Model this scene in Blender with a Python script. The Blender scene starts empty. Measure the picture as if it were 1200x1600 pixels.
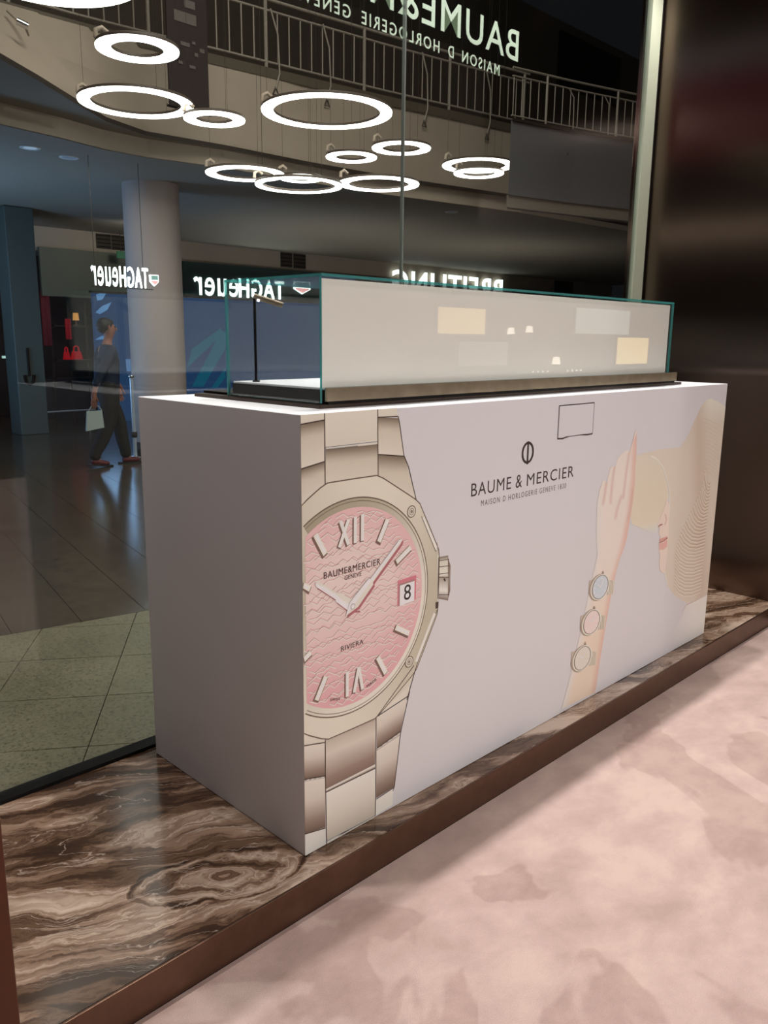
import bpy, bmesh, math, random
import numpy as np
from mathutils import Vector, Matrix
from mathutils.geometry import delaunay_2d_cdt
random.seed(7)
SC = bpy.context.scene
COL = SC.collection
PI = math.pi

# ------------------------------------------------------------------ camera
FOC, YAW, PITCH, ROLL = 1273.7, 0.7889, 0.2091, 0.0109
CAM = np.array([-1.2585, -1.5378, 1.3818])
_f = np.array([math.sin(YAW)*math.cos(PITCH), math.cos(YAW)*math.cos(PITCH), -math.sin(PITCH)])
_r0 = np.array([math.cos(YAW), -math.sin(YAW), 0.0]); _u0 = np.cross(_r0, _f)
_r = _r0*math.cos(ROLL)+_u0*math.sin(ROLL); _u = -_r0*math.sin(ROLL)+_u0*math.cos(ROLL)
cd = bpy.data.cameras.new('camera'); cam = bpy.data.objects.new('camera', cd); COL.objects.link(cam)
m = Matrix(((_r[0], _u[0], -_f[0], CAM[0]), (_r[1], _u[1], -_f[1], CAM[1]), (_r[2], _u[2], -_f[2], CAM[2]), (0, 0, 0, 1)))
cam.matrix_world = m
cd.sensor_fit = 'VERTICAL'; cd.sensor_height = 32.0; cd.lens = FOC/1600*32.0
cd.clip_start = 0.02; cd.clip_end = 200
SC.camera = cam

def _ray(x, y): return _f+_r*(x-600)/FOC-_u*(y-800)/FOC
def at_y(x, y, Y):                      # where a sight line measured in the photo meets the upright plane y = Y
    d = _ray(x, y); return Vector(CAM+d*(Y-CAM[1])/d[1])
def at_z(x, y, Z):
    d = _ray(x, y); return Vector(CAM+d*(Z-CAM[2])/d[2])

# ------------------------------------------------------------------ world, lights, exposure
SC.view_settings.view_transform = 'Standard'; SC.view_settings.look = 'None'
SC.view_settings.exposure = 0.0; SC.view_settings.gamma = 1.0
SC.view_settings.use_curve_mapping = False
W = bpy.data.worlds.new('world'); SC.world = W; W.use_nodes = True
W.node_tree.nodes['Background'].inputs[0].default_value = (0.55, 0.6, 0.7, 1)
W.node_tree.nodes['Background'].inputs[1].default_value = 0.01

def lamp(name, kind, loc, power, color, target=None, size=0.1, spot=1.2, blend=0.5, size_y=None):
    l = bpy.data.lights.new(name, kind); l.energy = power; l.color = color
    if kind == 'AREA':
        l.size = size
        if size_y: l.shape = 'RECTANGLE'; l.size_y = size_y
    else: l.shadow_soft_size = size
    if kind == 'SPOT': l.spot_size = spot; l.spot_blend = blend
    o = bpy.data.objects.new(name, l); COL.objects.link(o); o.location = loc
    if target is not None:
        o.rotation_euler = (Vector(target)-Vector(loc)).to_track_quat('-Z', 'Y').to_euler()
    return o
WARM = (1.0, 0.955, 0.95); BLUE = (0.35, 0.6, 1.0); MALL = (1.0, 0.91, 0.82)
# track lamps over the window display (they throw the front edge of the counter as a shadow on the carpet)
for lx in (-0.5, 0.75, 2.0, 3.0):
    lamp('window_track_lamp', 'SPOT', (lx, 0.42, 3.65), 135, (1.0, 0.955, 0.94), (lx, 0.14, 0.0), 0.05, 2.0, 0.6)
# ceiling lamps of the boutique
for lx, ly, lz, p in ((1.0, -5.0, 3.0, 330), (0.3, -4.0, 3.0, 160), (8.0, -1.8, 3.0, 330), (1.1, -0.75, 3.15, 26)):
    lamp('boutique_ceiling_lamp', 'SPOT', (lx, ly, lz), p, WARM, (min(lx, 3.0), ly+0.6, 0), 0.08, 2.8, 0.6)
# atrium light from above and the cool glow of the big screens under the gallery
lamp('atrium_lamp', 'AREA', (2.6, 2.6, 7.5), 200, MALL, (4.2, 6.0, 2.5), 3.0)
lamp('screen_glow', 'AREA', (0.8, 9.4, 0.9), 75, BLUE, (2.8, 9.3, 3.2), 1.6)
lamp('screen_glow', 'AREA', (5.6, 11.4, 1.4), 8, BLUE, (4.6, 8.0, 0.0), 1.2)
lamp('column_fill', 'SPOT', (2.6, 6.5, 3.15), 45, (1.0, 0.93, 0.9), (4.0, 8.0, 1.7), 0.1, 1.3, 0.8)  # added fill that brightens the round column under the gallery
lamp('concourse_fill', 'SPOT', (8.5, 9.5, 0.4), 95, MALL, (8.8, 10.0, 3.2), 0.3, 2.6, 0.9)  # added uplight hidden low behind the counter to brighten the mall ceiling
lamp('concourse_fill', 'SPOT', (12.5, 9.0, 0.4), 80, MALL, (13.0, 9.6, 3.2), 0.3, 2.6, 0.9)  # second added uplight for the ceiling, farther along
lamp('concourse_fill', 'SPOT', (6.0, 10.8, 3.1), 45, MALL, (5.6, 13.2, 2.6), 0.2, 2.2, 0.8)  # added fill to bring up the plaster bulkhead

# ------------------------------------------------------------------ colour and material helpers
def lin(c): c = c/255.0; return c/12.92 if c <= 0.04045 else ((c+0.055)/1.055)**2.4
def S(r, g, b): return (lin(r), lin(g), lin(b), 1.0)
_wl = [lin(199), lin(190), lin(188)]
def PR(r, g, b):                        # ink colour of the print, measured against its white paper
    return tuple(min(0.92, 0.80*lin(c)/w) for c, w in zip((r, g, b), _wl))+(1.0,)

def mat(name, color, rough=0.5, metal=0.0, emit=None, estr=1.0, coat=0.0, spec=0.5, bump=0.0, bscale=200, var=0.0, vscale=8, aniso=0.0):
    M = bpy.data.materials.new(name); M.use_nodes = True
    nt = M.node_tree; b = nt.nodes['Principled BSDF']
    b.inputs['Base Color'].default_value = color; b.inputs['Roughness'].default_value = rough
    b.inputs['Metallic'].default_value = metal; b.inputs['Specular IOR Level'].default_value = spec
    b.inputs['Coat Weight'].default_value = coat
    b.inputs['Anisotropic'].default_value = aniso
    if emit: b.inputs['Emission Color'].default_value = emit; b.inputs['Emission Strength'].default_value = estr
    if bump or var:
        tc = nt.nodes.new('ShaderNodeTexCoord')
    if var:
        n = nt.nodes.new('ShaderNodeTexNoise'); n.inputs['Scale'].default_value = vscale; n.inputs['Detail'].default_value = 5
        nt.links.new(tc.outputs['Object'], n.inputs['Vector'])
        mr = nt.nodes.new('ShaderNodeMapRange'); mr.inputs[1].default_value = 0.3; mr.inputs[2].default_value = 0.7
        mr.inputs[3].default_value = 1-var; mr.inputs[4].default_value = 1+var
        nt.links.new(n.outputs[0], mr.inputs[0])
        mx = nt.nodes.new('ShaderNodeMix'); mx.data_type = 'RGBA'; mx.blend_type = 'MULTIPLY'; mx.inputs[0].default_value = 1
        mx.inputs[6].default_value = color; nt.links.new(mr.outputs[0], mx.inputs[7])
        nt.links.new(mx.outputs[2], b.inputs['Base Color'])
    if bump:
        n2 = nt.nodes.new('ShaderNodeTexNoise'); n2.inputs['Scale'].default_value = bscale; n2.inputs['Detail'].default_value = 3
        nt.links.new(tc.outputs['Object'], n2.inputs['Vector'])
        bp = nt.nodes.new('ShaderNodeBump'); bp.inputs['Strength'].default_value = bump; bp.inputs['Distance'].default_value = 0.002
        nt.links.new(n2.outputs[0], bp.inputs['Height']); nt.links.new(bp.outputs[0], b.inputs['Normal'])
    return M

def glass_mat(name, tint, gloss=1.0):
    # clear float glass in thin panes: Fresnel reflection over a slightly tinted straight transmission
    M = bpy.data.materials.new(name); M.use_nodes = True; nt = M.node_tree; nt.nodes.clear(); N = nt.nodes.new
    out = N('ShaderNodeOutputMaterial'); mix = N('ShaderNodeMixShader'); tr = N('ShaderNodeBsdfTransparent'); gl = N('ShaderNodeBsdfGlossy')
    geo = N('ShaderNodeNewGeometry'); fr = N('ShaderNodeFresnel'); mr = N('ShaderNodeMapRange')
    mr.inputs[3].default_value = 1.5; mr.inputs[4].default_value = 1/1.5
    nt.links.new(geo.outputs['Backfacing'], mr.inputs[0]); nt.links.new(mr.outputs[0], fr.inputs['IOR'])
    mul = N('ShaderNodeMath'); mul.operation = 'MULTIPLY'; mul.inputs[1].default_value = gloss
    nt.links.new(fr.outputs[0], mul.inputs[0]); nt.links.new(mul.outputs[0], mix.inputs[0])
    tr.inputs[0].default_value = tint; gl.inputs['Roughness'].default_value = 0.0
    nt.links.new(tr.outputs[0], mix.inputs[1]); nt.links.new(gl.outputs[0], mix.inputs[2]); nt.links.new(mix.outputs[0], out.inputs[0])
    return M

def glass_edge_mat(name, color, body=0.62):
    M = bpy.data.materials.new(name); M.use_nodes = True; nt = M.node_tree; nt.nodes.clear(); N = nt.nodes.new
    out = N('ShaderNodeOutputMaterial'); mix = N('ShaderNodeMixShader'); tr = N('ShaderNodeBsdfTransparent'); b = N('ShaderNodeBsdfPrincipled')
    b.inputs['Base Color'].default_value = color; b.inputs['Roughness'].default_value = 0.12
    tr.inputs[0].default_value = (0.25, 0.62, 0.58, 1); mix.inputs[0].default_value = body
    nt.links.new(tr.outputs[0], mix.inputs[1]); nt.links.new(b.outputs[0], mix.inputs[2]); nt.links.new(mix.outputs[0], out.inputs[0])
    return M

def print_mat(name, rough=0.42):
    M = bpy.data.materials.new(name); M.use_nodes = True; nt = M.node_tree; b = nt.nodes['Principled BSDF']
    a = nt.nodes.new('ShaderNodeVertexColor'); a.layer_name = 'ink'
    nt.links.new(a.outputs[0], b.inputs['Base Color']); b.inputs['Roughness'].default_value = rough
    return M

# ------------------------------------------------------------------ mesh helpers
class MB:
    def __init__(s): s.v = []; s.f = []; s.mi = []; s.sm = []
    def add(s, vs, fs, mi=0, smooth=False):
        o = len(s.v); s.v += [tuple(v) for v in vs]
        for f in fs: s.f.append([i+o for i in f]); s.mi.append(mi); s.sm.append(smooth)
    def box(s, x0, x1, y0, y1, z0, z1, mi=0):
        s.add([(x0,y0,z0),(x1,y0,z0),(x1,y1,z0),(x0,y1,z0),(x0,y0,z1),(x1,y0,z1),(x1,y1,z1),(x0,y1,z1)],
              [(0,3,2,1),(4,5,6,7),(0,1,5,4),(1,2,6,5),(2,3,7,6),(3,0,4,7)], mi)
    def bev(s, x0, x1, y0, y1, z0, z1, b=0.003, seg=2, mi=0):
        bm = bmesh.new(); bmesh.ops.create_cube(bm, size=1)
        for v in bm.verts: v.co = Vector(((x0+x1)/2+v.co.x*(x1-x0), (y0+y1)/2+v.co.y*(y1-y0), (z0+z1)/2+v.co.z*(z1-z0)))
        bmesh.ops.bevel(bm, geom=bm.edges[:], offset=b, segments=seg, affect='EDGES', profile=0.5)
        bm.verts.index_update()
        s.add([v.co[:] for v in bm.verts], [[v.index for v in f.verts] for f in bm.faces], mi); bm.free()
    def prism(s, poly, z0, z1, mi=0):            # plan polygon pulled upward
        n = len(poly)
        a = sum(poly[i][0]*poly[(i+1) % n][1]-poly[(i+1) % n][0]*poly[i][1] for i in range(n))
        if a < 0: poly = poly[::-1]
        s.add([(p[0], p[1], z0) for p in poly]+[(p[0], p[1], z1) for p in poly],
              [list(range(n))[::-1], list(range(n, 2*n))]+[(i, (i+1) % n, n+(i+1) % n, n+i) for i in range(n)], mi)
    def tube(s, pts, r, n=8, mi=0, caps=True):
        pts = [Vector(p) for p in pts]; rr = r if isinstance(r, (list, tuple)) else [r]*len(pts); rings = []
        for i, p in enumerate(pts):
            t = (pts[min(i+1, len(pts)-1)]-pts[max(i-1, 0)]).normalized()
            a = t.orthogonal().normalized() if i == 0 else (a-t*a.dot(t)).normalized()
            b = t.cross(a); rings.append([p+a*math.cos(2*PI*k/n)*rr[i]+b*math.sin(2*PI*k/n)*rr[i] for k in range(n)])
        vs = [v for rg in rings for v in rg]; fs = []
        for i in range(len(pts)-1):
            for k in range(n): fs.append((i*n+k, i*n+(k+1) % n, (i+1)*n+(k+1) % n, (i+1)*n+k))
        s.add(vs, fs, mi, True)
        if caps: s.add(rings[0], [list(range(n))[::-1]], mi); s.add(rings[-1], [list(range(n))], mi)
    def lathe(s, prof, cx, cy, n=32, mi=0, smooth=True):      # prof: (radius, z)
        vs = []; fs = []
        for r, z in prof:
            for k in range(n): vs.append((cx+r*math.cos(2*PI*k/n), cy+r*math.sin(2*PI*k/n), z))
        for i in range(len(prof)-1):
            for k in range(n): fs.append((i*n+k, i*n+(k+1) % n, (i+1)*n+(k+1) % n, (i+1)*n+k))
        s.add(vs, fs, mi, smooth)
    def strip(s, A, B, mi=0, smooth=False):
        n = len(A); s.add(list(A)+list(B), [(i, i+1, n+i+1, n+i) for i in range(n-1)], mi, smooth)
    def build(s, name, mats, parent=None, origin=None):
        me = bpy.data.meshes.new(name)
        vs = s.v if origin is None else [(v[0]-origin[0], v[1]-origin[1], v[2]-origin[2]) for v in s.v]
        me.from_pydata(vs, [], s.f)
        if not isinstance(mats, (list, tuple)): mats = [mats]
        for M in mats: me.materials.append(M)
        me.polygons.foreach_set('material_index', s.mi); me.polygons.foreach_set('use_smooth', s.sm); me.update()
        o = bpy.data.objects.new(name, me); COL.objects.link(o)
        if origin is not None: o.location = origin
        if parent: o.parent = parent
        return o

def tag(o, label=None, cat=None, group=None, kind=None):
    if label: o['label'] = label
    if cat: o['category'] = cat
    if group: o['group'] = group
    if kind: o['kind'] = kind
    return o
def thing(name, label, cat, loc=(0, 0, 0), group=None, kind=None):
    o = bpy.data.objects.new(name, None); COL.objects.link(o); o.location = loc; o.empty_display_size = 0.1
    return tag(o, label, cat, group, kind)
def under(o, parent):                     # parent a world-space mesh without moving it
    o.parent = parent; o.matrix_parent_inverse = Matrix.Translation(-Vector(parent.location)); return o
def copy_tree(o, parent=None):
    c = o.copy(); COL.objects.link(c)
    if parent: c.parent = parent
    for ch in o.children: copy_tree(ch, c)
    return c

def text_mesh(body, bold=0.0, spacing=1.0):
    cu = bpy.data.curves.new('lettering', 'FONT'); cu.body = body; cu.resolution_u = 4; cu.offset = bold; cu.space_character = spacing
    o = bpy.data.objects.new('lettering', cu); COL.objects.link(o)
    bpy.context.view_layer.update()
    me = bpy.data.meshes.new_from_object(o.evaluated_get(bpy.context.evaluated_depsgraph_get()))
    vs = [(v.co.x, v.co.y) for v in me.vertices]; fs = [list(p.vertices) for p in me.polygons]
    bpy.data.objects.remove(o); bpy.data.curves.remove(cu); bpy.data.meshes.remove(me)
    return vs, fs
def fit_text(body, u0, u1, v0, v1, mirror=False, bold=0.0, spacing=1.0):
    vs, fs = text_mesh(body, bold, spacing)
    xs = [v[0] for v in vs]; ys = [v[1] for v in vs]
    x0, x1, y0, y1 = min(xs), max(xs), min(ys), max(ys); o = []
    for x, y in vs:
        t = (x-x0)/(x1-x0); t = 1-t if mirror else t
        o.append((u0+t*(u1-u0), v0+(y-y0)/(y1-y0)*(v1-v0)))
    return o, fs
def text_solid(mb, body, u0, u1, v0, v1, place, depth, mirror=False, bold=0.0, spacing=1.0, mi=0):
    vs, fs = fit_text(body, u0, u1, v0, v1, mirror, bold, spacing)
    n = len(vs); A = [place(u, v, 0) for u, v in vs]; B = [place(u, v, depth) for u, v in vs]
    edge = {}
    for f in fs:
        for i in range(len(f)):
            a, b = f[i], f[(i+1) % len(f)]; k = (min(a, b), max(a, b)); edge[k] = edge.get(k, 0)+1
    mb.add(A+B, [f for f in fs]+[[i+n for i in f][::-1] for f in fs]+[(a, b, b+n, a+n) for (a, b), c in edge.items() if c == 1], mi)

# ------------------------------------------------------------------ materials of the setting
def carpet_material():
    M = bpy.data.materials.new('carpet'); M.use_nodes = True; nt = M.node_tree; b = nt.nodes['Principled BSDF']; N = nt.nodes.new; L = nt.links.new
    tc = N('ShaderNodeTexCoord'); mp = N('ShaderNodeMapping'); mp.inputs['Scale'].default_value = (1.0, 1.35, 1); mp.inputs['Rotation'].default_value = (0, 0, 0.5)
    L(tc.outputs['Object'], mp.inputs[0])
    n1 = N('ShaderNodeTexNoise'); n1.inputs['Scale'].default_value = 4.2; n1.inputs['Detail'].default_value = 7; n1.inputs['Roughness'].default_value = 0.62; n1.inputs['Distortion'].default_value = 0.15
    L(mp.outputs[0], n1.inputs['Vector'])
    r1 = N('ShaderNodeValToRGB'); e = r1.color_ramp.elements
    e[0].position = 0.34; e[0].color = S(184, 160, 148); e[1].position = 0.64; e[1].color = S(211, 187, 174)
    e2 = r1.color_ramp.elements.new(0.5); e2.color = S(199, 174, 164)
    L(n1.outputs[0], r1.inputs[0])
    # large worn watermark patches with a crisp rim
    n2 = N('ShaderNodeTexNoise'); n2.inputs['Scale'].default_value = 1.25; n2.inputs['Detail'].default_value = 4; n2.inputs['Distortion'].default_value = 0.8
    mp2 = N('ShaderNodeMapping'); mp2.inputs['Location'].default_value = (3.1, 1.7, 0); L(tc.outputs['Object'], mp2.inputs[0]); L(mp2.outputs[0], n2.inputs['Vector'])
    r2 = N('ShaderNodeValToRGB'); r2.color_ramp.elements[0].position = 0.56; r2.color_ramp.elements[0].color = (1, 1, 1, 1)
    r2.color_ramp.elements[1].position = 0.575; r2.color_ramp.elements[1].color = (0.80, 0.755, 0.745, 1)
    L(n2.outputs[0], r2.inputs[0])
    mx = N('ShaderNodeMix'); mx.data_type = 'RGBA'; mx.blend_type = 'MULTIPLY'; mx.inputs[0].default_value = 0.75
    L(r1.outputs[0], mx.inputs[6]); L(r2.outputs[0], mx.inputs[7])
    n3 = N('ShaderNodeTexNoise'); n3.inputs['Scale'].default_value = 420; n3.inputs['Detail'].default_value = 2; L(tc.outputs['Object'], n3.inputs['Vector'])
    mr = N('ShaderNodeMapRange'); mr.inputs[1].default_value = 0.3; mr.inputs[2].default_value = 0.7; mr.inputs[3].default_value = 0.9; mr.inputs[4].default_value = 1.06
    L(n3.outputs[0], mr.inputs[0])
    m2 = N('ShaderNodeMix'); m2.data_type = 'RGBA'; m2.blend_type = 'MULTIPLY'; m2.inputs[0].default_value = 1
    L(mx.outputs[2], m2.inputs[6]); L(mr.outputs[0], m2.inputs[7]); L(m2.outputs[2], b.inputs['Base Color'])
    bp = N('ShaderNodeBump'); bp.inputs['Strength'].default_value = 0.5; bp.inputs['Distance'].default_value = 0.003
    L(n3.outputs[0], bp.inputs['Height']); L(bp.outputs[0], b.inputs['Normal'])
    b.inputs['Roughness'].default_value = 0.95; b.inputs['Specular IOR Level'].default_value = 0.1
    b.inputs['Sheen Weight'].default_value = 0.15
    return M

def marble_material():
    M = bpy.data.materials.new('brown_marble'); M.use_nodes = True; nt = M.node_tree; b = nt.nodes['Principled BSDF']; N = nt.nodes.new; L = nt.links.new
    tc = N('ShaderNodeTexCoord')
    mp = N('ShaderNodeMapping'); mp.vector_type = 'POINT'; mp.inputs['Rotation'].default_value = (0, 0, math.radians(24)); L(tc.outputs['Object'], mp.inputs[0])
    # domain warp
    nw = N('ShaderNodeTexNoise'); nw.inputs['Scale'].default_value = 2.6; nw.inputs['Detail'].default_value = 6; nw.inputs['Roughness'].default_value = 0.55; L(mp.outputs[0], nw.inputs['Vector'])
    sb = N('ShaderNodeVectorMath'); sb.operation = 'SUBTRACT'; sb.inputs[1].default_value = (0.5, 0.5, 0.5); L(nw.outputs['Color'], sb.inputs[0])
    sc = N('ShaderNodeVectorMath'); sc.operation = 'SCALE'; sc.inputs['Scale'].default_value = 0.24; L(sb.outputs[0], sc.inputs[0])
    ad = N('ShaderNodeVectorMath'); ad.operation = 'ADD'; L(mp.outputs[0], ad.inputs[0]); L(sc.outputs[0], ad.inputs[1])
    st = N('ShaderNodeMapping'); st.inputs['Scale'].default_value = (0.55, 3.6, 1); L(ad.outputs[0], st.inputs[0])
    n1 = N('ShaderNodeTexNoise'); n1.inputs['Scale'].default_value = 2.1; n1.inputs['Detail'].default_value = 9; n1.inputs['Roughness'].default_value = 0.6; n1.inputs['Distortion'].default_value = 0.7
    L(st.outputs[0], n1.inputs['Vector'])
    # agate eye: concentric bands inside an oval
    def eye(cx, cy, rx, ry, rot):
        a = N('ShaderNodeMapping'); a.vector_type = 'TEXTURE'; a.inputs['Location'].default_value = (cx, cy, 0); a.inputs['Rotation'].default_value = (0, 0, rot); a.inputs['Scale'].default_value = (rx, ry, 1)
        w2 = N('ShaderNodeVectorMath'); w2.operation = 'SCALE'; w2.inputs['Scale'].default_value = 0.22; L(sb.outputs[0], w2.inputs[0])
        p2 = N('ShaderNodeVectorMath'); p2.operation = 'ADD'; L(tc.outputs['Object'], p2.inputs[0]); L(w2.outputs[0], p2.inputs[1])
        fl = N('ShaderNodeVectorMath'); fl.operation = 'MULTIPLY'; fl.inputs[1].default_value = (1, 1, 0); L(p2.outputs[0], fl.inputs[0])
        L(fl.outputs[0], a.inputs[0])
        ln = N('ShaderNodeVectorMath'); ln.operation = 'LENGTH'; L(a.outputs[0], ln.inputs[0]); return ln.outputs['Value']
    d = eye(-0.205, 0.095, 0.235, 0.112, -0.42)
    wv = N('ShaderNodeMath'); wv.operation = 'MULTIPLY'; wv.inputs[1].default_value = 15; L(d, wv.inputs[0])
    ns = N('ShaderNodeTexNoise'); ns.inputs['Scale'].default_value = 6.5; ns.inputs['Detail'].default_value = 6; L(tc.outputs['Object'], ns.inputs['Vector'])
    nm = N('ShaderNodeMath'); nm.operation = 'MULTIPLY_ADD'; nm.inputs[1].default_value = 17; L(ns.outputs[0], nm.inputs[0]); L(wv.outputs[0], nm.inputs[2])
    sn = N('ShaderNodeMath'); sn.operation = 'SINE'; L(nm.outputs[0], sn.inputs[0])
    sm = N('ShaderNodeMath'); sm.operation = 'MULTIPLY_ADD'; sm.inputs[1].default_value = 0.085; sm.inputs[2].default_value = 0.49; L(sn.outputs[0], sm.inputs[0])
    ins = N('ShaderNodeMapRange'); ins.inputs[1].default_value = 1.0; ins.inputs[2].default_value = 0.94; ins.inputs[3].default_value = 0; ins.inputs[4].default_value = 1; L(d, ins.inputs[0])
    rim = N('ShaderNodeMapRange'); rim.interpolation_type = 'SMOOTHSTEP'; rim.inputs[1].default_value = 0.80; rim.inputs[2].default_value = 0.97; rim.inputs[3].default_value = 0; rim.inputs[4].default_value = -0.13; L(d, rim.inputs[0])
    sm2 = N('ShaderNodeMath'); sm2.operation = 'ADD'; L(sm.outputs[0], sm2.inputs[0]); L(rim.outputs[0], sm2.inputs[1])
    fm = N('ShaderNodeMix'); L(ins.outputs[0], fm.inputs[0]); L(n1.outputs[0], fm.inputs[2]); L(sm2.outputs[0], fm.inputs[3])
    # broad drift: darker towards the window, paler towards the step edge
    sp = N('ShaderNodeSeparateXYZ'); L(ad.outputs[0], sp.inputs[0])
    nb = N('ShaderNodeTexNoise'); nb.inputs['Scale'].default_value = 1.5; nb.inputs['Detail'].default_value = 2; L(st.outputs[0], nb.inputs['Vector'])
    bb = N('ShaderNodeMath'); bb.operation = 'MULTIPLY_ADD'; bb.inputs[1].default_value = 0.35; bb.inputs[2].default_value = -0.165; L(nb.outputs[0], bb.inputs[0])
    sy = N('ShaderNodeSeparateXYZ'); L(tc.outputs['Object'], sy.inputs[0])
    dr = N('ShaderNodeMapRange'); dr.inputs[1].default_value = 0.1; dr.inputs[2].default_value = 0.8; dr.inputs[3].default_value = 0.045; dr.inputs[4].default_value = -0.06; L(sy.outputs['Y'], dr.inputs[0])
    s1 = N('ShaderNodeMath'); L(fm.outputs[0], s1.inputs[0]); L(bb.outputs[0], s1.inputs[1])
    s2 = N('ShaderNodeMath'); L(s1.outputs[0], s2.inputs[0]); L(dr.outputs[0], s2.inputs[1])
    rp = N('ShaderNodeValToRGB'); E = rp.color_ramp.elements
    E[0].position = 0.34; E[0].color = S(58, 42, 32); E[1].position = 0.70; E[1].color = S(212, 190, 170)
    for p, c in ((0.43, (66, 46, 32)), (0.475, (112, 86, 66)), (0.495, (84, 60, 45)), (0.53, (142, 115, 94)), (0.565, (160, 134, 114)), (0.58, (196, 174, 152)), (0.595, (138, 112, 92)), (0.64, (178, 154, 134))):
        q = E.new(p); q.color = S(*c)
    L(s2.outputs[0], rp.inputs[0])
    # thin pale calcite threads
    v = N('ShaderNodeTexNoise'); v.inputs['Scale'].default_value = 1.9; v.inputs['Detail'].default_value = 5; v.inputs['Distortion'].default_value = 1.1; L(st.outputs[0], v.inputs['Vector'])
    vs = N('ShaderNodeMath'); vs.operation = 'SUBTRACT'; vs.inputs[1].default_value = 0.5; L(v.outputs[0], vs.inputs[0])
    va = N('ShaderNodeMath'); va.operation = 'ABSOLUTE'; L(vs.outputs[0], va.inputs[0])
    vr = N('ShaderNodeMapRange'); vr.inputs[1].default_value = 0.0; vr.inputs[2].default_value = 0.007; vr.inputs[3].default_value = 0.6; vr.inputs[4].default_value = 0; L(va.outputs[0], vr.inputs[0])
    mx = N('ShaderNodeMix'); mx.data_type = 'RGBA'; L(vr.outputs[0], mx.inputs[0]); L(rp.outputs[0], mx.inputs[6]); mx.inputs[7].default_value = S(206, 186, 168)
    L(mx.outputs[2], b.inputs['Base Color'])
    b.inputs['Roughness'].default_value = 0.16; b.inputs['Specular IOR Level'].default_value = 0.5
    return M

def granite_material(name, c0, c1, c2, scale, rough):
    M = bpy.data.materials.new(name); M.use_nodes = True; nt = M.node_tree; b = nt.nodes['Principled BSDF']; N = nt.nodes.new; L = nt.links.new
    tc = N('ShaderNodeTexCoord'); n = N('ShaderNodeTexNoise'); n.inputs['Scale'].default_value = scale; n.inputs['Detail'].default_value = 4; n.inputs['Roughness'].default_value = 0.7
    L(tc.outputs['Object'], n.inputs['Vector'])
    r = N('ShaderNodeValToRGB'); E = r.color_ramp.elements; E[0].position = 0.36; E[0].color = c0; E[1].position = 0.62; E[1].color = c2
    q = E.new(0.44); q.color = c1; L(n.outputs[0], r.inputs[0])
    n2 = N('ShaderNodeTexNoise'); n2.inputs['Scale'].default_value = 3; n2.inputs['Detail'].default_value = 3; L(tc.outputs['Object'], n2.inputs['Vector'])
    mr = N('ShaderNodeMapRange'); mr.inputs[1].default_value = 0.3; mr.inputs[2].default_value = 0.7; mr.inputs[3].default_value = 0.88; mr.inputs[4].default_value = 1.1; L(n2.outputs[0], mr.inputs[0])
    mx = N('ShaderNodeMix'); mx.data_type = 'RGBA'; mx.blend_type = 'MULTIPLY'; mx.inputs[0].default_value = 1; L(r.outputs[0], mx.inputs[6]); L(mr.outputs[0], mx.inputs[7])
    L(mx.outputs[2], b.inputs['Base Color']); b.inputs['Roughness'].default_value = rough
    return M

M_carpet = carpet_material(); M_marble = marble_material()
M_granite = granite_material('speckled_granite', S(78, 73, 56), S(122, 115, 91), S(138, 131, 105), 85, 0.4)
M_polish = granite_material('polished_stone', S(76, 66, 54), S(82, 71, 58), S(88, 77, 63), 12, 0.16)
M_grout = mat('dark_joint', S(45, 40, 32), 0.8)
M_bronze = mat('bronze_trim', S(112, 86, 71), 0.34, 0.85, var=0.08, vscale=30)
M_bronze_dark = mat('dark_bronze', S(92, 60, 46), 0.3, 0.8)
M_wallmetal = mat('brushed_dark_metal', S(124, 108, 98), 0.20, 1.0, aniso=0.95, var=0.1, vscale=2)
M_black = mat('black_frame', S(14, 11, 10), 0.5, spec=0.15)
M_strip = mat('pale_green_seal', S(150, 156, 136), 0.7)
M_white = mat('white_counter_skin', (0.77, 0.765, 0.775, 1), 0.42)
M_glass = glass_mat('window_glass', (0.93, 0.965, 0.95, 1))
M_gedge = glass_edge_mat('window_glass_edge', S(60, 150, 110))
M_cglass = glass_mat('case_glass', (0.985, 0.992, 0.985, 1))
M_cedge = glass_edge_mat('case_glass_edge', S(96, 186, 182), 0.45)
M_chrome = mat('chrome', (0.75, 0.76, 0.78, 1), 0.12, 1.0)

# ------------------------------------------------------------------ boutique shell
mb = MB(); mb.box(-4.2, 14, -5.5, -0.083, -0.16, -0.10); tag(mb.build('floor', M_carpet), 'pink beige mottled boutique carpet along the bronze step', kind='structure')
M_bwall = mat('boutique_wall', S(74, 60, 54), 0.6)
mb = MB(); mb.box(-4.2, 14, -5.62, -5.5, -0.10, 3.2); tag(mb.build('wall_back', M_bwall), kind='structure')
mb = MB(); mb.box(-4.32, -4.2, -5.62, 0.8, -0.10, 3.2); tag(mb.build('wall_left', M_bwall), kind='structure')
mb = MB(); mb.box(14, 14.12, -5.62, 0.8, -0.10, 3.2); tag(mb.build('wall_right', M_bwall), kind='structure')
mb = MB(); mb.box(-4.32, 14.12, -5.62, -0.45, 3.2, 3.3); mb.box(-4.32, 14.12, -0.55, -0.45, 3.3, 4.0); mb.box(-4.32, 14.12, -0.55, 0.95, 4.0, 4.1)
tag(mb.build('ceiling', mat('ceiling_paint', S(120, 108, 100), 0.8)), kind='structure')

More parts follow.
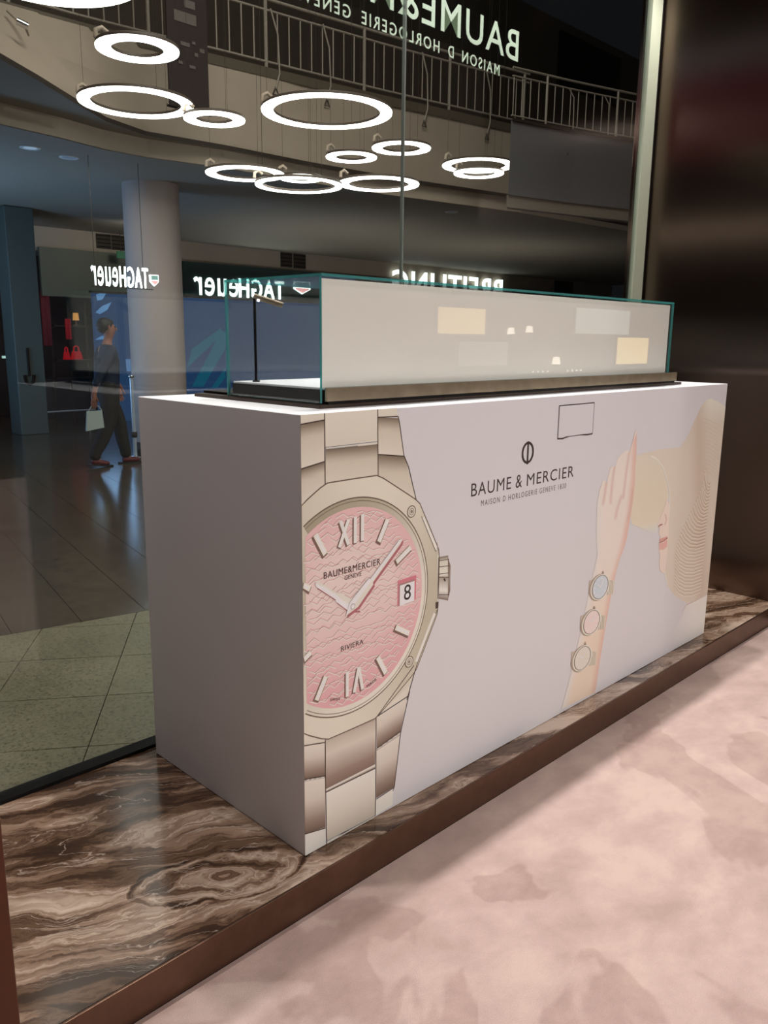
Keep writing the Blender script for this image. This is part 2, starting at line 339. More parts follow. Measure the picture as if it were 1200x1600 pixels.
# step of brown marble with its bronze riser
plinth = thing('display_step', 'low step of brown veined marble with bronze riser under the white counter', 'step', (1.2, 0.35, -0.10))
mb = MB(); mb.box(-1.7, 3.257, -0.074, 0.828, -0.10, 0.0); under(mb.build('marble_top', M_marble), plinth)
mb = MB(); mb.bev(-1.7, 3.257, -0.082, -0.0745, -0.10, 0.0, 0.0015, 2); under(mb.build('riser', M_bronze), plinth)
# bronze jamb beside the step
mb = MB(); mb.bev(-1.12, -0.803, -0.12, -0.083, -0.10, 3.19, 0.003)
mb.bev(-1.12, -1.08, -0.083, 0.0, 0.003, 3.19, 0.003)
tag(mb.build('door_jamb', M_bronze_dark), 'red brown bronze jamb standing at the left end of the marble step', 'jamb')
# dark brushed metal pier
pier = thing('metal_pier', 'dark brushed metal pier closing the right end of the window', 'pier', (3.6, 0.3, -0.1))
mb = MB(); mb.bev(3.258, 3.95, -0.36, 0.98, -0.10, 3.98, 0.004); under(mb.build('cladding', M_wallmetal), pier)
mb = MB(); mb.box(3.2575, 3.962, -0.372, -0.362, -0.1, 0.03); under(mb.build('skirting', M_black), pier)

# shop window: frame, two panes, chrome joint, pale seal
win = thing('window_1', 'tall frameless shop window of two clear panes behind the counter', None, (1.2, 0.86, 0.0), kind='structure')
mb = MB(); mb.box(-1.7, 3.257, 0.829, 0.885, -0.10, 0.012); under(mb.build('bottom_rail', M_black), win)
mb = MB(); mb.box(-1.7, 3.257, 0.83, 0.89, 3.9, 4.0); under(mb.build('top_rail', M_black), win)
def pane(x0, x1):
    mb = MB(); y0, y1, z0, z1 = 0.854, 0.866, 0.012, 3.9
    mb.add([(x0,y0,z0),(x1,y0,z0),(x1,y1,z0),(x0,y1,z0),(x0,y0,z1),(x1,y0,z1),(x1,y1,z1),(x0,y1,z1)], [(0,1,5,4),(2,3,7,6)], 0)
    mb.add([(x0,y0,z0),(x1,y0,z0),(x1,y1,z0),(x0,y1,z0),(x0,y0,z1),(x1,y0,z1),(x1,y1,z1),(x0,y1,z1)], [(1,2,6,5),(3,0,4,7)], 1)
    under(mb.build('pane', [M_glass, M_gedge]), win)
pane(-1.7, 1.2375); pane(1.2425, 3.132)
mb = MB(); mb.box(1.2365, 1.2435, 0.8525, 0.8675, 0.012, 3.9); under(mb.build('pane_joint', mat('silver_joint', S(150, 160, 150), 0.3, 0.7)), win)
mb = MB(); mb.box(3.125, 3.235, 0.846, 0.874, 0.012, 3.9); under(mb.build('side_seal', M_strip), win)
mb = MB(); mb.box(3.235, 3.257, 0.85, 0.87, 0.012, 3.9); under(mb.build('side_gap', M_black), win)

# lettering on the outside of the window, seen from behind
let = thing('window_lettering', 'pale reversed lettering stuck on the upper window panes', 'lettering', (1.2, 0.868, 2.6))
M_vinyl = mat('pale_vinyl', S(214, 222, 204), 0.6, emit=S(190, 200, 180), estr=0.10)  # slight glow in the vinyl stands in for interior light on the letters
b0 = at_y(811, 53, 0.868); e0 = at_y(655, 15, 0.868)
u_right = b0.x; per = (u_right-e0.x)/5.05                        # pitch of one letter
mb = MB()
text_solid(mb, 'BAUME&MERCIER', u_right-per*12.35, u_right, 2.602, 2.728, lambda u, v, d: (u, 0.868+d, v), 0.002, True, 0.004, 1.12)
under(mb.build('brand_line', M_vinyl), let)
ur2 = at_y(781, 105, 0.868).x; ul2 = at_y(480, 15, 0.868).x
w2 = (ur2-ul2)
LINE = 'MAISON D HORLOGERIE GENEVE 1830'; pc = w2*1.26/len(LINE); i = 0
for word in LINE.split(' '):
    mb = MB(); text_solid(mb, word, ur2-(i+len(word)-0.25)*pc, ur2-i*pc, 2.518, 2.562, lambda u, v, d: (u, 0.868+d, v), 0.002, True, 0.004, 1.3)
    under(mb.build('small_word', M_vinyl), let); i += len(word)+1

# ------------------------------------------------------------------ the white counter and its print
BW, BD, BH = 2.4984, 0.787, 1.2
counter = thing('display_counter', 'tall white display counter printed with a giant pink watch and straw hat woman', 'counter', (BW/2, BD/2, 0))
mb = MB(); mb.bev(0, BW, 0, BD, 0.0015, BH, 0.0012, 1); under(mb.build('body', M_white), counter)
mb = MB(); mb.box(0.004, BW-0.004, 0.004, BD-0.004, 0.0, 0.002); under(mb.build('base_gap', M_black), counter)
M_print = print_mat('printed_ink')

def fp(x, y): p = at_y(x, y, 0.0); return (p.x, p.z)          # photo pixel -> point (u, v) on the counter's flat front
def cA(x, y): return fp(440+x/4.286, 620+y/4.286)
def cB(x, y): return fp(440+x/4.286, 860+y/4.286)
def cC(x, y): return fp(440+x/5.0, 1080+y/5.0)
def c4(x, y): return fp(700+x/4.615, 610+y/4.615)
def c5(x, y): return fp(860+x/4.138, 610+y/4.138)
def c6(x, y): return fp(860+x/4.138, 850+y/4.138)
def clampuv(P, e=0.0): return [(min(max(u, e), BW-e), min(max(v, 0.002), BH-e)) for u, v in P]

class Ink:                               # flat ink shapes in layers a fraction of a millimetre apart, colour per vertex
    def __init__(s, base=1): s.v = []; s.f = []; s.c = []; s.k = base
    def _emit(s, P, F, C, k):
        s.n = (getattr(s, 'n', 0)+7) % 61; o = len(s.v); y = -0.00022*k-s.n*3e-6      # no two shapes lie in one plane
        s.v += [(p[0], y, p[1]) for p in P]; s.c += C; s.f += [[i+o for i in f] for f in F]
    def poly(s, P, color, k, step=None):
        P = clampuv(P); Q = []
        for p in P:
            if not Q or (abs(p[0]-Q[-1][0])+abs(p[1]-Q[-1][1])) > 1e-5: Q.append(p)
        if (abs(Q[0][0]-Q[-1][0])+abs(Q[0][1]-Q[-1][1])) < 1e-5: Q.pop()
        pts = [Vector(p) for p in Q]; n = len(Q)
        if step:
            E = [];
            for i in range(n):            # refine the outline, then scatter interior points
                a, b = Vector(Q[i]), Vector(Q[(i+1) % n]); m = max(1, int((b-a).length/step))
                E += [a.lerp(b, j/m) for j in range(m)]
            pts = E; n = len(E)
            us = [p.x for p in pts]; vs = [p.y for p in pts]
            U = np.array([(p.x, p.y) for p in pts]); inner = []
            gx = np.arange(min(us)+step/2, max(us), step); gy = np.arange(min(vs)+step/2, max(vs), step)
            GX, GY = np.meshgrid(gx, gy); GX = GX.ravel(); GY = GY.ravel(); ins = np.zeros(len(GX), bool)
            for i in range(n):
                x0, y0 = U[i]; x1, y1 = U[(i+1) % n]
                if y0 == y1: continue
                c = ((y0 > GY) != (y1 > GY)) & (GX < (x1-x0)*(GY-y0)/(y1-y0)+x0); ins ^= c
            for x, y in zip(GX[ins], GY[ins]):
                if ((U-np.array((x, y)))**2).sum(1).min() > (0.45*step)**2: inner.append(Vector((x, y)))
            pts = pts+inner
        r = delaunay_2d_cdt(pts, [], [list(range(n))], 1, 1e-7)
        V, F = [tuple(v) for v in r[0]], r[2]
        C = [color(*v) if callable(color) else color for v in V]
        s._emit(V, F, C, k)
    def grad(s, top, bot, stops, k, step=0.012):      # stops: [(t, colour)] from the top edge to the bottom edge
        a, b = Vector(top[0]), Vector(top[1]); c, d = Vector(bot[0]), Vector(bot[1])
        def dist(p, q0, q1): e = (q1-q0).normalized(); w = p-q0; return abs(w.x*e.y-w.y*e.x)
        def col(u, v):
            p = Vector((u, v)); x = dist(p, a, b); y = dist(p, c, d); t = x/(x+y+1e-9)
            return ramp(stops, t)
        s.poly([a[:], b[:], d[:], c[:]], col, k, step)
    def stroke(s, P, w, color, k, taper=False):
        P = [Vector(p) for p in P]; n = len(P); A = []; C = []
        for i, p in enumerate(P):
            t = (P[min(i+1, n-1)]-P[max(i-1, 0)]); t = t.normalized() if t.length > 0 else Vector((1, 0)); q = Vector((-t.y, t.x))
            h = w/2*(math.sin(PI*(i+0.4)/(n-0.2)) if taper else 1)
            A += [tuple(p+q*h), tuple(p-q*h)]; cc = color(*p) if callable(color) else color; C += [cc, cc]
        s._emit(clampuv(A), [(2*i, 2*i+1, 2*i+3, 2*i+2) for i in range(n-1)], C, k)
    def ring(s, cx, cy, r0, r1, color, k, n=96, a0=0, a1=2*PI):
        P = []; C = []
        for i in range(n+1):
            a = a0+(a1-a0)*i/n
            for r in (r0, r1):
                p = (cx+r*math.sin(a), cy+r*math.cos(a)); P.append(p); C.append(color(*p) if callable(color) else color)
        F = [(2*i, 2*i+1, 2*i+3, 2*i+2) for i in range(n) if min(P[2*i][0], P[2*i+2][0], P[2*i+1][0], P[2*i+3][0]) > -0.004]
        s._emit(clampuv(P), F, C, k)
    def text(s, body, u0, u1, v0, v1, color, k, bold=0.0, spacing=1.0, rot=None):
        V, F = fit_text(body, u0, u1, v0, v1, False, bold, spacing)
        if rot:
            cx, cy = (u0+u1)/2, (v0+v1)/2; c, q = math.cos(rot), math.sin(rot)
            V = [(cx+(x-cx)*c-(y-cy)*q, cy+(x-cx)*q+(y-cy)*c) for x, y in V]
        s._emit(V, F, [color]*len(V), k)
    def build(s, name, parent):
        me = bpy.data.meshes.new(name); me.from_pydata(s.v, [], s.f); me.materials.append(M_print)
        # every face looks out of the front
        me.update(); a = me.color_attributes.new('ink', 'FLOAT_COLOR', 'POINT')
        a.data.foreach_set('color', np.array(s.c, dtype=np.float32).ravel())
        bm = bmesh.new(); bm.from_mesh(me)
        fl = [f for f in bm.faces if f.normal.y > 0]; bmesh.ops.reverse_faces(bm, faces=fl); bm.to_mesh(me); bm.free()
        o = bpy.data.objects.new(name, me); COL.objects.link(o); under(o, parent); return o

def mixc(a, b, t): t = min(1, max(0, t)); return tuple(x+(y-x)*t for x, y in zip(a, b))
def ramp(st, t):
    if t <= st[0][0]: return st[0][1]
    for (t0, c0), (t1, c1) in zip(st, st[1:]):
        if t <= t1: return mixc(c0, c1, (t-t0)/(t1-t0+1e-9))
    return st[-1][1]
def smooth(a, b, x): t = min(1, max(0, (x-a)/(b-a))); return t*t*(3-2*t)

# ---- the giant watch
DK = PR(58, 42, 34); LT = PR(208, 194, 178); MD = PR(178, 162, 145); SH = PR(112, 90, 76); PALE = PR(216, 204, 192)
ink = Ink()
G_up = [(0, PR(112, 96, 80)), (0.10, PR(140, 122, 104)), (0.32, PR(190, 174, 156)), (1, PR(204, 190, 174))]
G_dn = [(0, PR(206, 192, 178)), (0.35, PR(196, 180, 166)), (0.75, PR(140, 118, 104)), (1, PR(104, 82, 70))]
G_c = [(0, PR(126, 104, 90)), (0.07, PR(176, 158, 142)), (0.35, PR(198, 182, 168)), (0.8, PR(140, 116, 102)), (1, PR(120, 96, 84))]
G_flat = [(0, PR(208, 194, 178)), (1, PR(200, 186, 170))]
k = 1
# bracelet above the case
ink.grad([(0, 1.2), cA(285, 70)], [cA(128, 185), cA(285, 155)], G_flat, k)
ink.grad([cA(126, 185), cA(285, 155)], [cA(126, 482), cA(285, 432)], G_up, k)
ink.grad([cA(126, 486), cA(285, 438)], [cA(120, 740), cA(292, 640)], G_up, k)
ink.grad([cA(290, 70), cA(643, 60)], [cA(293, 335), cA(643, 295)], G_flat, k)
ink.grad([cA(293, 337), cA(643, 298)], [cA(295, 357), cA(643, 320)], [(0, DK), (0.15, PALE), (0.8, PR(196, 182, 165)), (1, DK)], k, 0.004)
ink.grad([cA(295, 357), cA(643, 320)], [cA(293, 600), cA(643, 600)], G_up, k)
ink.grad([cA(645, 60), cA(770, 60)], [cA(645, 137), cA(779, 131)], G_flat, k)
ink.grad([cA(645, 137), cA(780, 143)], [cA(648, 385), cA(818, 397)], G_up, k)
ink.grad([cA(648, 388), cA(825, 400)], [cA(650, 720), cA(908, 720)], G_up, k)
# bracelet below the case
ink.grad([cC(160, 330), cC(340, 330)], [cC(160, 430), cC(338, 395)], G_flat, k)
ink.grad([cC(160, 436), cC(336, 402)], [cC(160, 695), cC(338, 660)], G_dn, k)
ink.grad([cC(160, 697), cC(338, 662)], [cC(160, 715), cC(338, 678)], [(0, DK), (0.3, PALE), (1, PR(150, 130, 115))], k, 0.004)
ink.grad([cC(160, 716), cC(338, 680)], [cC(180, 1115), cC(342, 1062)], G_dn, k)
ink.poly([cC(160, 1050), cC(180, 1120), cC(342, 1072), cC(347, 1195), cC(176, 1290), cC(160, 1300)], PR(206, 196, 186), k)
ink.grad([cC(345, 340), cC(738, 200)], [cC(345, 765), cC(730, 570)], G_c, k)
ink.grad([cC(347, 767), cC(730, 572)], [cC(347, 788), cC(730, 600)], [(0, PALE), (0.6, PR(190, 172, 158)), (1, DK)], k, 0.004)
ink.grad([cC(347, 790), cC(732, 603)], [cC(352, 1168), cC(728, 970)], [(0, PALE), (0.4, PR(205, 192, 178)), (1, PR(184, 168, 152))], k)
ink.grad([cC(352, 1170), cC(728, 972)], [cC(352, 1195), cC(728, 992)], [(0, DK), (0.25, DK), (0.3, PALE), (1, PR(190, 175, 160))], k, 0.004)
ink.poly([cC(745, 190), cC(905, 0), cC(1003, -80), cC(990, 32)], PR(204, 190, 174), k)
ink.grad([cC(742, 205), cC(985, 45)], [cC(744, 445), cC(928, 312)], G_dn, k)
ink.grad([cC(744, 447), cC(927, 316)], [cC(742, 466), cC(922, 345)], [(0, DK), (0.3, PALE), (1, PR(150, 130, 115))], k, 0.004)
ink.grad([cC(742, 468), cC(920, 350)], [cC(738, 835), cC(880, 745)], G_dn, k)
ink.poly([cC(737, 852), cC(872, 760), cC(866, 890), cC(733, 968)], PR(212, 202, 190), k)
k = 2
LW = 0.0030
for P in ([cA(287, 75), cA(291, 590)], [cA(643, 65), cA(646, 545)], [cA(126, 185), cA(285, 155)], [cA(126, 484), cA(286, 434)],
          [cA(645, 137), cA(779, 131)], [cA(648, 386), cA(822, 398)], [cA(780, 131), cA(790, 180), cA(818, 390), cA(850, 470), cA(903, 700)],
          [cC(160, 433), cC(336, 400)], [cC(160, 697), cC(338, 661)], [cC(180, 1117), cC(342, 1068)], [cC(160, 1050), cC(180, 1117)],
          [cC(340, 380), cC(342, 700), cC(352, 1193)], [cC(738, 195), cC(736, 600), cC(730, 975)],
          [cC(742, 200), cC(988, 38)], [cC(744, 446), cC(927, 314)], [cC(738, 843), cC(876, 752)],
          [cC(1000, 0), cC(930, 320), cC(880, 745), cC(868, 780)], [cC(347, 789), cC(731, 602)]):
    ink.stroke(P, LW, DK, k)
# case, bezel, dial
cx, cy, R0 = 0.1728, 0.6705, 0.277
cas = [cA(903, 700), cA(940, 790), cA(1045, 1030), cB(1048, 0), cB(1048, 380), cB(1040, 405), cB(905, 765), cB(860, 900), cB(640, 1110), cB(400, 900), cA(600, 900)]
ink.poly(cas, PR(196, 184, 166), k)
k = 3
HX = lambda a, r: (cx+R0*r*math.sin(math.radians(a)), cy+R0*r*math.cos(math.radians(a)))
outer = [HX(a, 1.315) for a in (-45, -15, 15)]+[HX(43, 1.29)]+[HX(76, 1.255), HX(90, 1.25), HX(104, 1.255), HX(134, 1.28), HX(165, 1.315), HX(195, 1.315), HX(225, 1.31)]
outer = [p for p in outer if p[0] > -0.2]+[(0, HX(225, 1.31)[1]), ]
def bezc(u, v):
    a = math.atan2(u-cx, v-cy); s = 0.5+0.5*math.cos(a*2-0.5)
    c = mixc(PR(176, 163, 142), PR(206, 193, 176), s)
    return c
bez = []
for a in range(-58, 239, 4):             # twelve-sided outline, cut where it leaves the counter
    q = ((a+15) % 30)-15; r = 1.275/math.cos(math.radians(min(abs(q), 15)))
    r = 1.275+(r-1.275)*0.95
    bez.append(HX(a, r))
bez = [p for p in bez if p[0] > -0.01]
ink.poly(bez, bezc, k, 0.018)
ink.stroke(bez, 0.0032, PR(92, 72, 58), 4)
ink.stroke([cB(1046, -60), cA(1040, 1035), cA(945, 810)], 0.004, PALE, 4)
ink.stroke([cA(945, 806), cA(1036, 1015)], 0.010, PALE, 4)
ink.stroke([cA(935, 800), cA(1030, 1035), cB(1036, 0)], 0.0022, PR(96, 78, 64), 5)
ink.stroke([cB(1046, 30), cB(1046, 345)], 0.0035, PALE, 4)
ink.stroke([cB(1038, 345), cB(1038, 388)], 0.012, DK, 4)
ink.stroke([cB(1042, 395), cB(905, 762), cB(838, 1000)], 0.003, DK, 4)
ink.stroke([cB(1024, 420), cB(900, 745)], 0.012, PALE, 4)
ink.stroke([cB(885, 770), cB(640, 1108)], 0.003, DK, 4)
k = 4
ink.ring(cx, cy, R0*1.085, R0*1.098, PR(96, 80, 64), k)
ink.ring(cx, cy, R0*1.0, R0*1.085, lambda u, v: mixc(PR(152, 138, 116), PR(210, 198, 182), smooth(-0.3, 0.25, (u-cx)*0.6-(v-cy)*0.7)), k)
ink.ring(cx, cy, R0*1.055, R0*1.062, PR(110, 94, 76), 5)
def dialc(u, v):
    r = math.hypot(u-cx, v-cy)/R0; t = smooth(0.45, 1.0, r)
    c = mixc(PR(220, 186, 178), PR(206, 156, 154), t*0.75)
    return mixc(c, PR(204, 146, 148), smooth(0.1, -0.27, v-cy)*0.7)
dial = [HX(a, 1.0) for a in range(0, 360, 4)]; dial = [p for p in dial if p[0] > 0.0]
i0 = min(range(len(dial)), key=lambda i: dial[i][0]+(1 if dial[i][1] < cy else 0))
da = sorted(dial, key=lambda p: math.atan2(p[0]-0.09, p[1]-cy) if True else 0)
ink.poly([(0.0, da[0][1])]+da+[(0.0, da[-1][1])] if False else da, dialc, 5, 0.02)
# embossed waves of the dial
rw = random.Random(3)
def in_dial(p, m=0.985): return math.hypot(p[0]-cx, p[1]-cy) < R0*m and p[0] > 0.002
row = 0; v = cy-R0
while v < cy+R0:
    u = -0.02-rw.random()*0.05; seg = []
    h = 0.0
    up = rw.random() < 0.5
    line = [(u, v)]
    while u < cx+R0+0.02:
        du = rw.uniform(0.016, 0.026); dv = rw.uniform(0.010, 0.015)*(1 if up else -1)
        if rw.random() < 0.18: dv *= 0.15
        u += du; h += dv; h = max(-0.012, min(0.012, h)); up = not up
        line.append((u, v+h))
    for a, b in zip(line, line[1:]):
        if in_dial(a) and in_dial(b) and rw.random() < 0.93:
            dk = a[1] < b[1]
            ink.stroke([a, b], 0.0018, PR(180, 126, 122) if dk else PR(194, 146, 140), 7)
            ink.stroke([(a[0], a[1]-0.0026), (b[0], b[1]-0.0026)], 0.0026, PR(230, 198, 190), 6)
    v += 0.0140; row += 1
def bar(ang, r0, r1, w, k=8):
    a = math.radians(ang); d = Vector((math.sin(a), math.cos(a))); n = Vector((d.y, -d.x)); c = Vector((cx, cy))
    def quad(r0, r1, w, off=Vector((0, 0))): return [tuple(c+d*r+n*s*w/2+off) for r, s in ((r0*R0, -1), (r1*R0, -1), (r1*R0, 1), (r0*R0, 1))]
    ink.poly(quad(r0-0.012, r1+0.004, w+0.006, Vector((-0.003, -0.003))), PR(112, 84, 76), k)
    ink.poly(quad(r0, r1, w), PR(212, 202, 188), k+1)
    ink.poly(quad(r0+0.02, r1-0.02, w*0.45), PR(240, 234, 224), k+2)
for a in (30, 60, 120, 150, 210, 330): bar(a, 0.70, 0.94, 0.0155)
for a in (240, 300): bar(a, 0.62, 0.72, 0.0155)
def letterbar(P, w=0.011):
    ink.stroke([(p[0]-0.0028, p[1]-0.003) for p in P], w+0.004, PR(112, 84, 76), 8)
    ink.stroke(P, w, PR(214, 204, 190), 9)
    ink.stroke(P, w*0.4, PR(238, 232, 222), 10)
for P in ([(0.128, 0.918), (0.157, 0.850)], [(0.157, 0.918), (0.124, 0.848)], [(0.181, 0.922), (0.181, 0.850)], [(0.207, 0.925), (0.207, 0.852)],
          [(0.153, 0.492), (0.153, 0.420)], [(0.196, 0.494), (0.179, 0.424)], [(0.196, 0.494), (0.211, 0.424)]): letterbar(P)
# date window
ink.poly([(0.347, 0.711), (0.424, 0.713), (0.424, 0.640), (0.347, 0.635)], PR(190, 110, 118), 7)
ink.poly([(0.352, 0.700), (0.417, 0.702), (0.417, 0.637), (0.352, 0.634)], PR(150, 110, 104), 8)
ink.poly([(0.356, 0.695), (0.417, 0.697), (0.417, 0.637), (0.356, 0.634)], PR(222, 212, 200), 9)
ink.text('8', 0.373, 0.402, 0.646, 0.692, PR(36, 30, 28), 10)
# dial writing
TX = PR(62, 34, 32)
ink.text('BAUME&MERCIER', 0.070, 0.276, 0.773, 0.791, TX, 10, 0.0, 1.1)
ink.text('GENEVE', 0.143, 0.204, 0.755, 0.767, TX, 10, 0.0, 1.05)
ink.text('RIVIERA', 0.130, 0.213, 0.558, 0.572, TX, 10, 0.0, 1.08)
ink.text('SWISS', 0.090, 0.126, 0.423, 0.431, TX, 10, 0.0, 1.1, -0.2)
ink.text('MADE', 0.226, 0.266, 0.429, 0.437, TX, 10, 0.0, 1.1, 0.30)
# hands
pv = Vector((0.171, 0.676))
def hand(ang, L, prof, tail, k):
    a = math.radians(ang); d = Vector((math.sin(a), math.cos(a))); n = Vector((d.y, -d.x))
    outl = [(-tail, 0)]+[(t*L, w) for t, w in prof]+[(t*L, -w) for t, w in prof[::-1]]
    P = [pv+d*t+n*w for t, w in outl]
    ink.poly([tuple(p+Vector((0.006, -0.007))) for p in P], PR(158, 92, 96), k)
    def c(u, v):
        s = (Vector((u, v))-pv).dot(n); return PR(226, 216, 204) if s < 0.0005 else PR(172, 154, 140)
    ink.poly([tuple(p) for p in P], PR(206, 194, 180), k+1)
    lo = [(-tail, 0), (0, -prof[0][1])]+[(t*L, -w) for t, w in prof]+[(prof[-1][0]*L, 0)]
    ink.poly([tuple(pv+d*t+n*w) for t, w in lo], PR(228, 220, 208), k+2)
    ink.stroke([tuple(pv+d*(L*t)) for t in (0.38, 0.86)], prof[-2][1]*0.8, PR(236, 230, 220), k+3)
hand(-54.5, 0.158, [(0.06, 0.016), (0.42, 0.013), (0.43, 0.0085), (0.96, 0.0075), (1.0, 0.003)], 0.030, 11)
hand(50.5, 0.246, [(0.05, 0.017), (0.36, 0.014), (0.37, 0.008), (0.95, 0.0065), (1.0, 0.0005)], 0.034, 15)
ink.ring(pv.x, pv.y, 0, 0.007, PR(232, 224, 214), 20, 20); ink.ring(pv.x, pv.y, 0.0066, 0.0082, PR(120, 104, 92), 20, 20)
# bezel screws
for q in (cA(868, 768), cB(852, 745)):
    ink.ring(q[0], q[1], 0, 0.0165, PR(200, 188, 170), 7, 28); ink.ring(q[0], q[1], 0.0152, 0.0178, PR(100, 84, 70), 8, 28)
    ink.ring(q[0], q[1], 0.0085, 0.0102, PR(112, 96, 82), 8, 24); ink.ring(q[0], q[1], 0, 0.005, PR(128, 112, 98), 8, 12)
# crown
ink.grad([cA(1048, 1075), cA(1115, 1062)], [cB(1045, 322), cB(1115, 335)], [(0, SH), (0.12, PR(196, 186, 170)), (0.45, PR(206, 196, 182)), (0.5, PR(150, 136, 122)), (0.8, PR(212, 204, 192)), (1, SH)], 3, 0.006)
ink.grad([cA(1112, 1068), cA(1130, 1130)], [cB(1112, 330), cB(1128, 270)], [(0, SH), (0.5, PR(140, 126, 112)), (1, SH)], 3, 0.006)
for a in (1098, 1140, 1188): ink.stroke([cA(1050, a), cA(1120, a-10)], 0.002, DK, 4)
for a in (180, 296): ink.stroke([cB(1048, a), cB(1122, a)], 0.002, DK, 4)
ink.stroke([cB(1085, 188), cB(1095, 205)], 0.006, DK, 5)
ink.stroke([cA(1050, 1075), cB(1044, 325)], 0.003, PR(80, 64, 54), 4)
o = ink.build('watch_print', counter); tag(o, 'giant printed steel watch with pink wavy dial and date window')

# ---- maker's mark and the cut-out flap
ink = Ink(); TXT = PR(52, 40, 34)
ink.text('BAUME', 0.667, 0.871, 0.912, 0.953, TXT, 1, 0.0, 1.12)
ink.text('&', 0.896, 0.931, 0.911, 0.954, TXT, 1)
ink.text('MERCIER', 0.958, 1.242, 0.911, 0.951, TXT, 1, 0.0, 1.12)
ink.text('MAISON D HORLOGERIE GENEVE 1830', 0.718, 1.197, 0.876, 0.894, PR(74, 60, 54), 1, 0.0, 1.35)
n = 64; P = []
for i in range(n+1):
    a = 2*PI*i/n; P.append((0.9555+0.0295*math.sin(a), 1.0225+0.0325*math.cos(a)))
for i in range(n):
    a = P[i]; b = P[i+1]; t = 0.0075+0.003*abs(math.cos(2*PI*(i+.5)/n+PI/2)); ink.stroke([a, b], t, TXT, 1)
ink.stroke([(0.9555, 1.060), (0.9555, 0.984)], 0.0095, TXT, 2)
o = ink.build('logo_print', counter); tag(o, 'dark printed logo of a ring crossed by a bar above two lines of lettering')
mb = MB(); x0, x1, z0, z1 = 1.1265, 1.352, 1.056, 1.167
mb.box(x0+0.003, x1-0.003, -0.0016, 0.0, z0+0.003, z1-0.002); under(mb.build('access_flap', M_white), counter)
ink = Ink()
ink.stroke([(x0, z0-0.003), (x0, z1)], 0.0035, DK, 2); ink.stroke([(x1, z0), (x1, z1)], 0.0035, DK, 2); ink.stroke([(x0, z1), (x1, z1)], 0.0035, DK, 2)
ink.stroke([(x0, z0-0.001), (x0+0.03, z0-0.003), (x0+0.075, z0+0.003), (x0+0.15, z0+0.002), (x0+0.19, z0-0.001), (x1, z0)], 0.005, DK, 2)
ink.build('flap_seam', counter)

# ---- the woman in the straw hat
ink = Ink(); PAPER = (0.77, 0.765, 0.775, 1)
HAT0, HAT1, HAT2 = PR(208, 198, 182), PR(200, 182, 166), PR(190, 167, 150)
brim = [c5(555, 418), c5(600, 414), c5(650, 424), c5(690, 445), c5(725, 495), c5(750, 565), c5(768, 650), c5(770, 740), c5(763, 860), c5(756, 980), c6(752, 60), c6(738, 180), c6(755, 265), c6(790, 320), c6(830, 352), c6(880, 382)]
outline = brim+[c6(940, 360), c6(1012, 325), (BW, c6(1014, 300)[1]), (BW, c5(1128, 105)[1]), c5(1085, 75), c5(1040, 52), c5(1005, 62), c5(975, 105), c5(930, 200), c5(885, 300), c5(840, 368), c5(760, 375), c5(690, 385), c5(620, 402)]
pa, pb = Vector(c5(640, 400)), Vector(c5(1090, 800))
def hatc(u, v):
    t = smooth(0.62, 1.2, (BW-u)/0.36+0)                     # warmer away from the crown
    s = smooth(c6(900, 300)[1], c5(900, 500)[1], v)
    c = mixc(HAT1, HAT0, smooth(1.0, 1.14, v))
    d = abs(u-2.28+0.25*(v-0.85)); c = mixc(HAT2, c, smooth(0.0, 0.16, d+0.03))
    w = smooth(1.16, 1.20, v)*smooth(2.40, 2.30, u); return mixc(c, PAPER, w*0.5)
ink.poly(outline, hatc, 1, 0.014)
under_b = [c5(552, 420), c5(620, 416), c5(680, 436), c5(722, 500), c5(748, 580), c5(764, 680), c5(755, 720), c5(735, 770), c5(712, 820), c5(695, 855), c5(692, 920), c5(650, 915), c5(600, 898), c5(560, 878), c5(525, 862), c5(515, 800), c5(530, 700), c5(545, 560)]
ub0 = Vector(c5(600, 430)); ub1 = Vector(c5(640, 900))
ink.poly(under_b, lambda u, v: ramp([(0, PR(202, 186, 168)), (0.55, PR(204, 186, 164)), (0.9, PR(206, 188, 166)), (1, PR(200, 192, 180))], (ub0.y-v)/(ub0.y-ub1.y)), 2, 0.014)
ink.stroke(brim[2:13], 0.0055, PR(226, 208, 188), 3)
# woven straw ridges
for i in range(34):
    t = i/33
    y0 = 505+t*760; x0 = 1000-175*smooth(0, 0.75, t)-25*t
    X = lambda x, y: c5(x, y) if y < 1034 else c6(x, y-993)
    ex = 1085-0.085*(y0+100); ey = y0+95-60*t
    P = [X(x0, y0), X(x0+(ex-x0)*0.15, y0+48-10*t), X(x0+(ex-x0)*0.38, y0+88-30*t), X(x0+(ex-x0)*0.66, y0+104-48*t), X(ex, ey)]
    if P[-1][1] < c6(1000, 318)[1]: break
    Q = []
    for a in range(len(P)-1):
        for j in range(4): Q.append(tuple(Vector(P[a]).lerp(Vector(P[a+1]), j/4)))
    Q.append(P[-1]); ink.stroke(Q, 0.0052, PR(176, 148, 128) if i < 20 else PR(186, 162, 144), 3)
    ink.stroke([(q[0]+0.001, q[1]-0.005) for q in Q], 0.004, PR(216, 198, 180), 3)
for i in range(14):                                            # fine weave on the crown
    y = 150+i*26; ink.stroke([c5(960-0.2*i*10, y+20), c5(1030, y+45), c5(1122-i*2.2, y+95)], 0.0022, PR(190, 170, 148), 3, True)
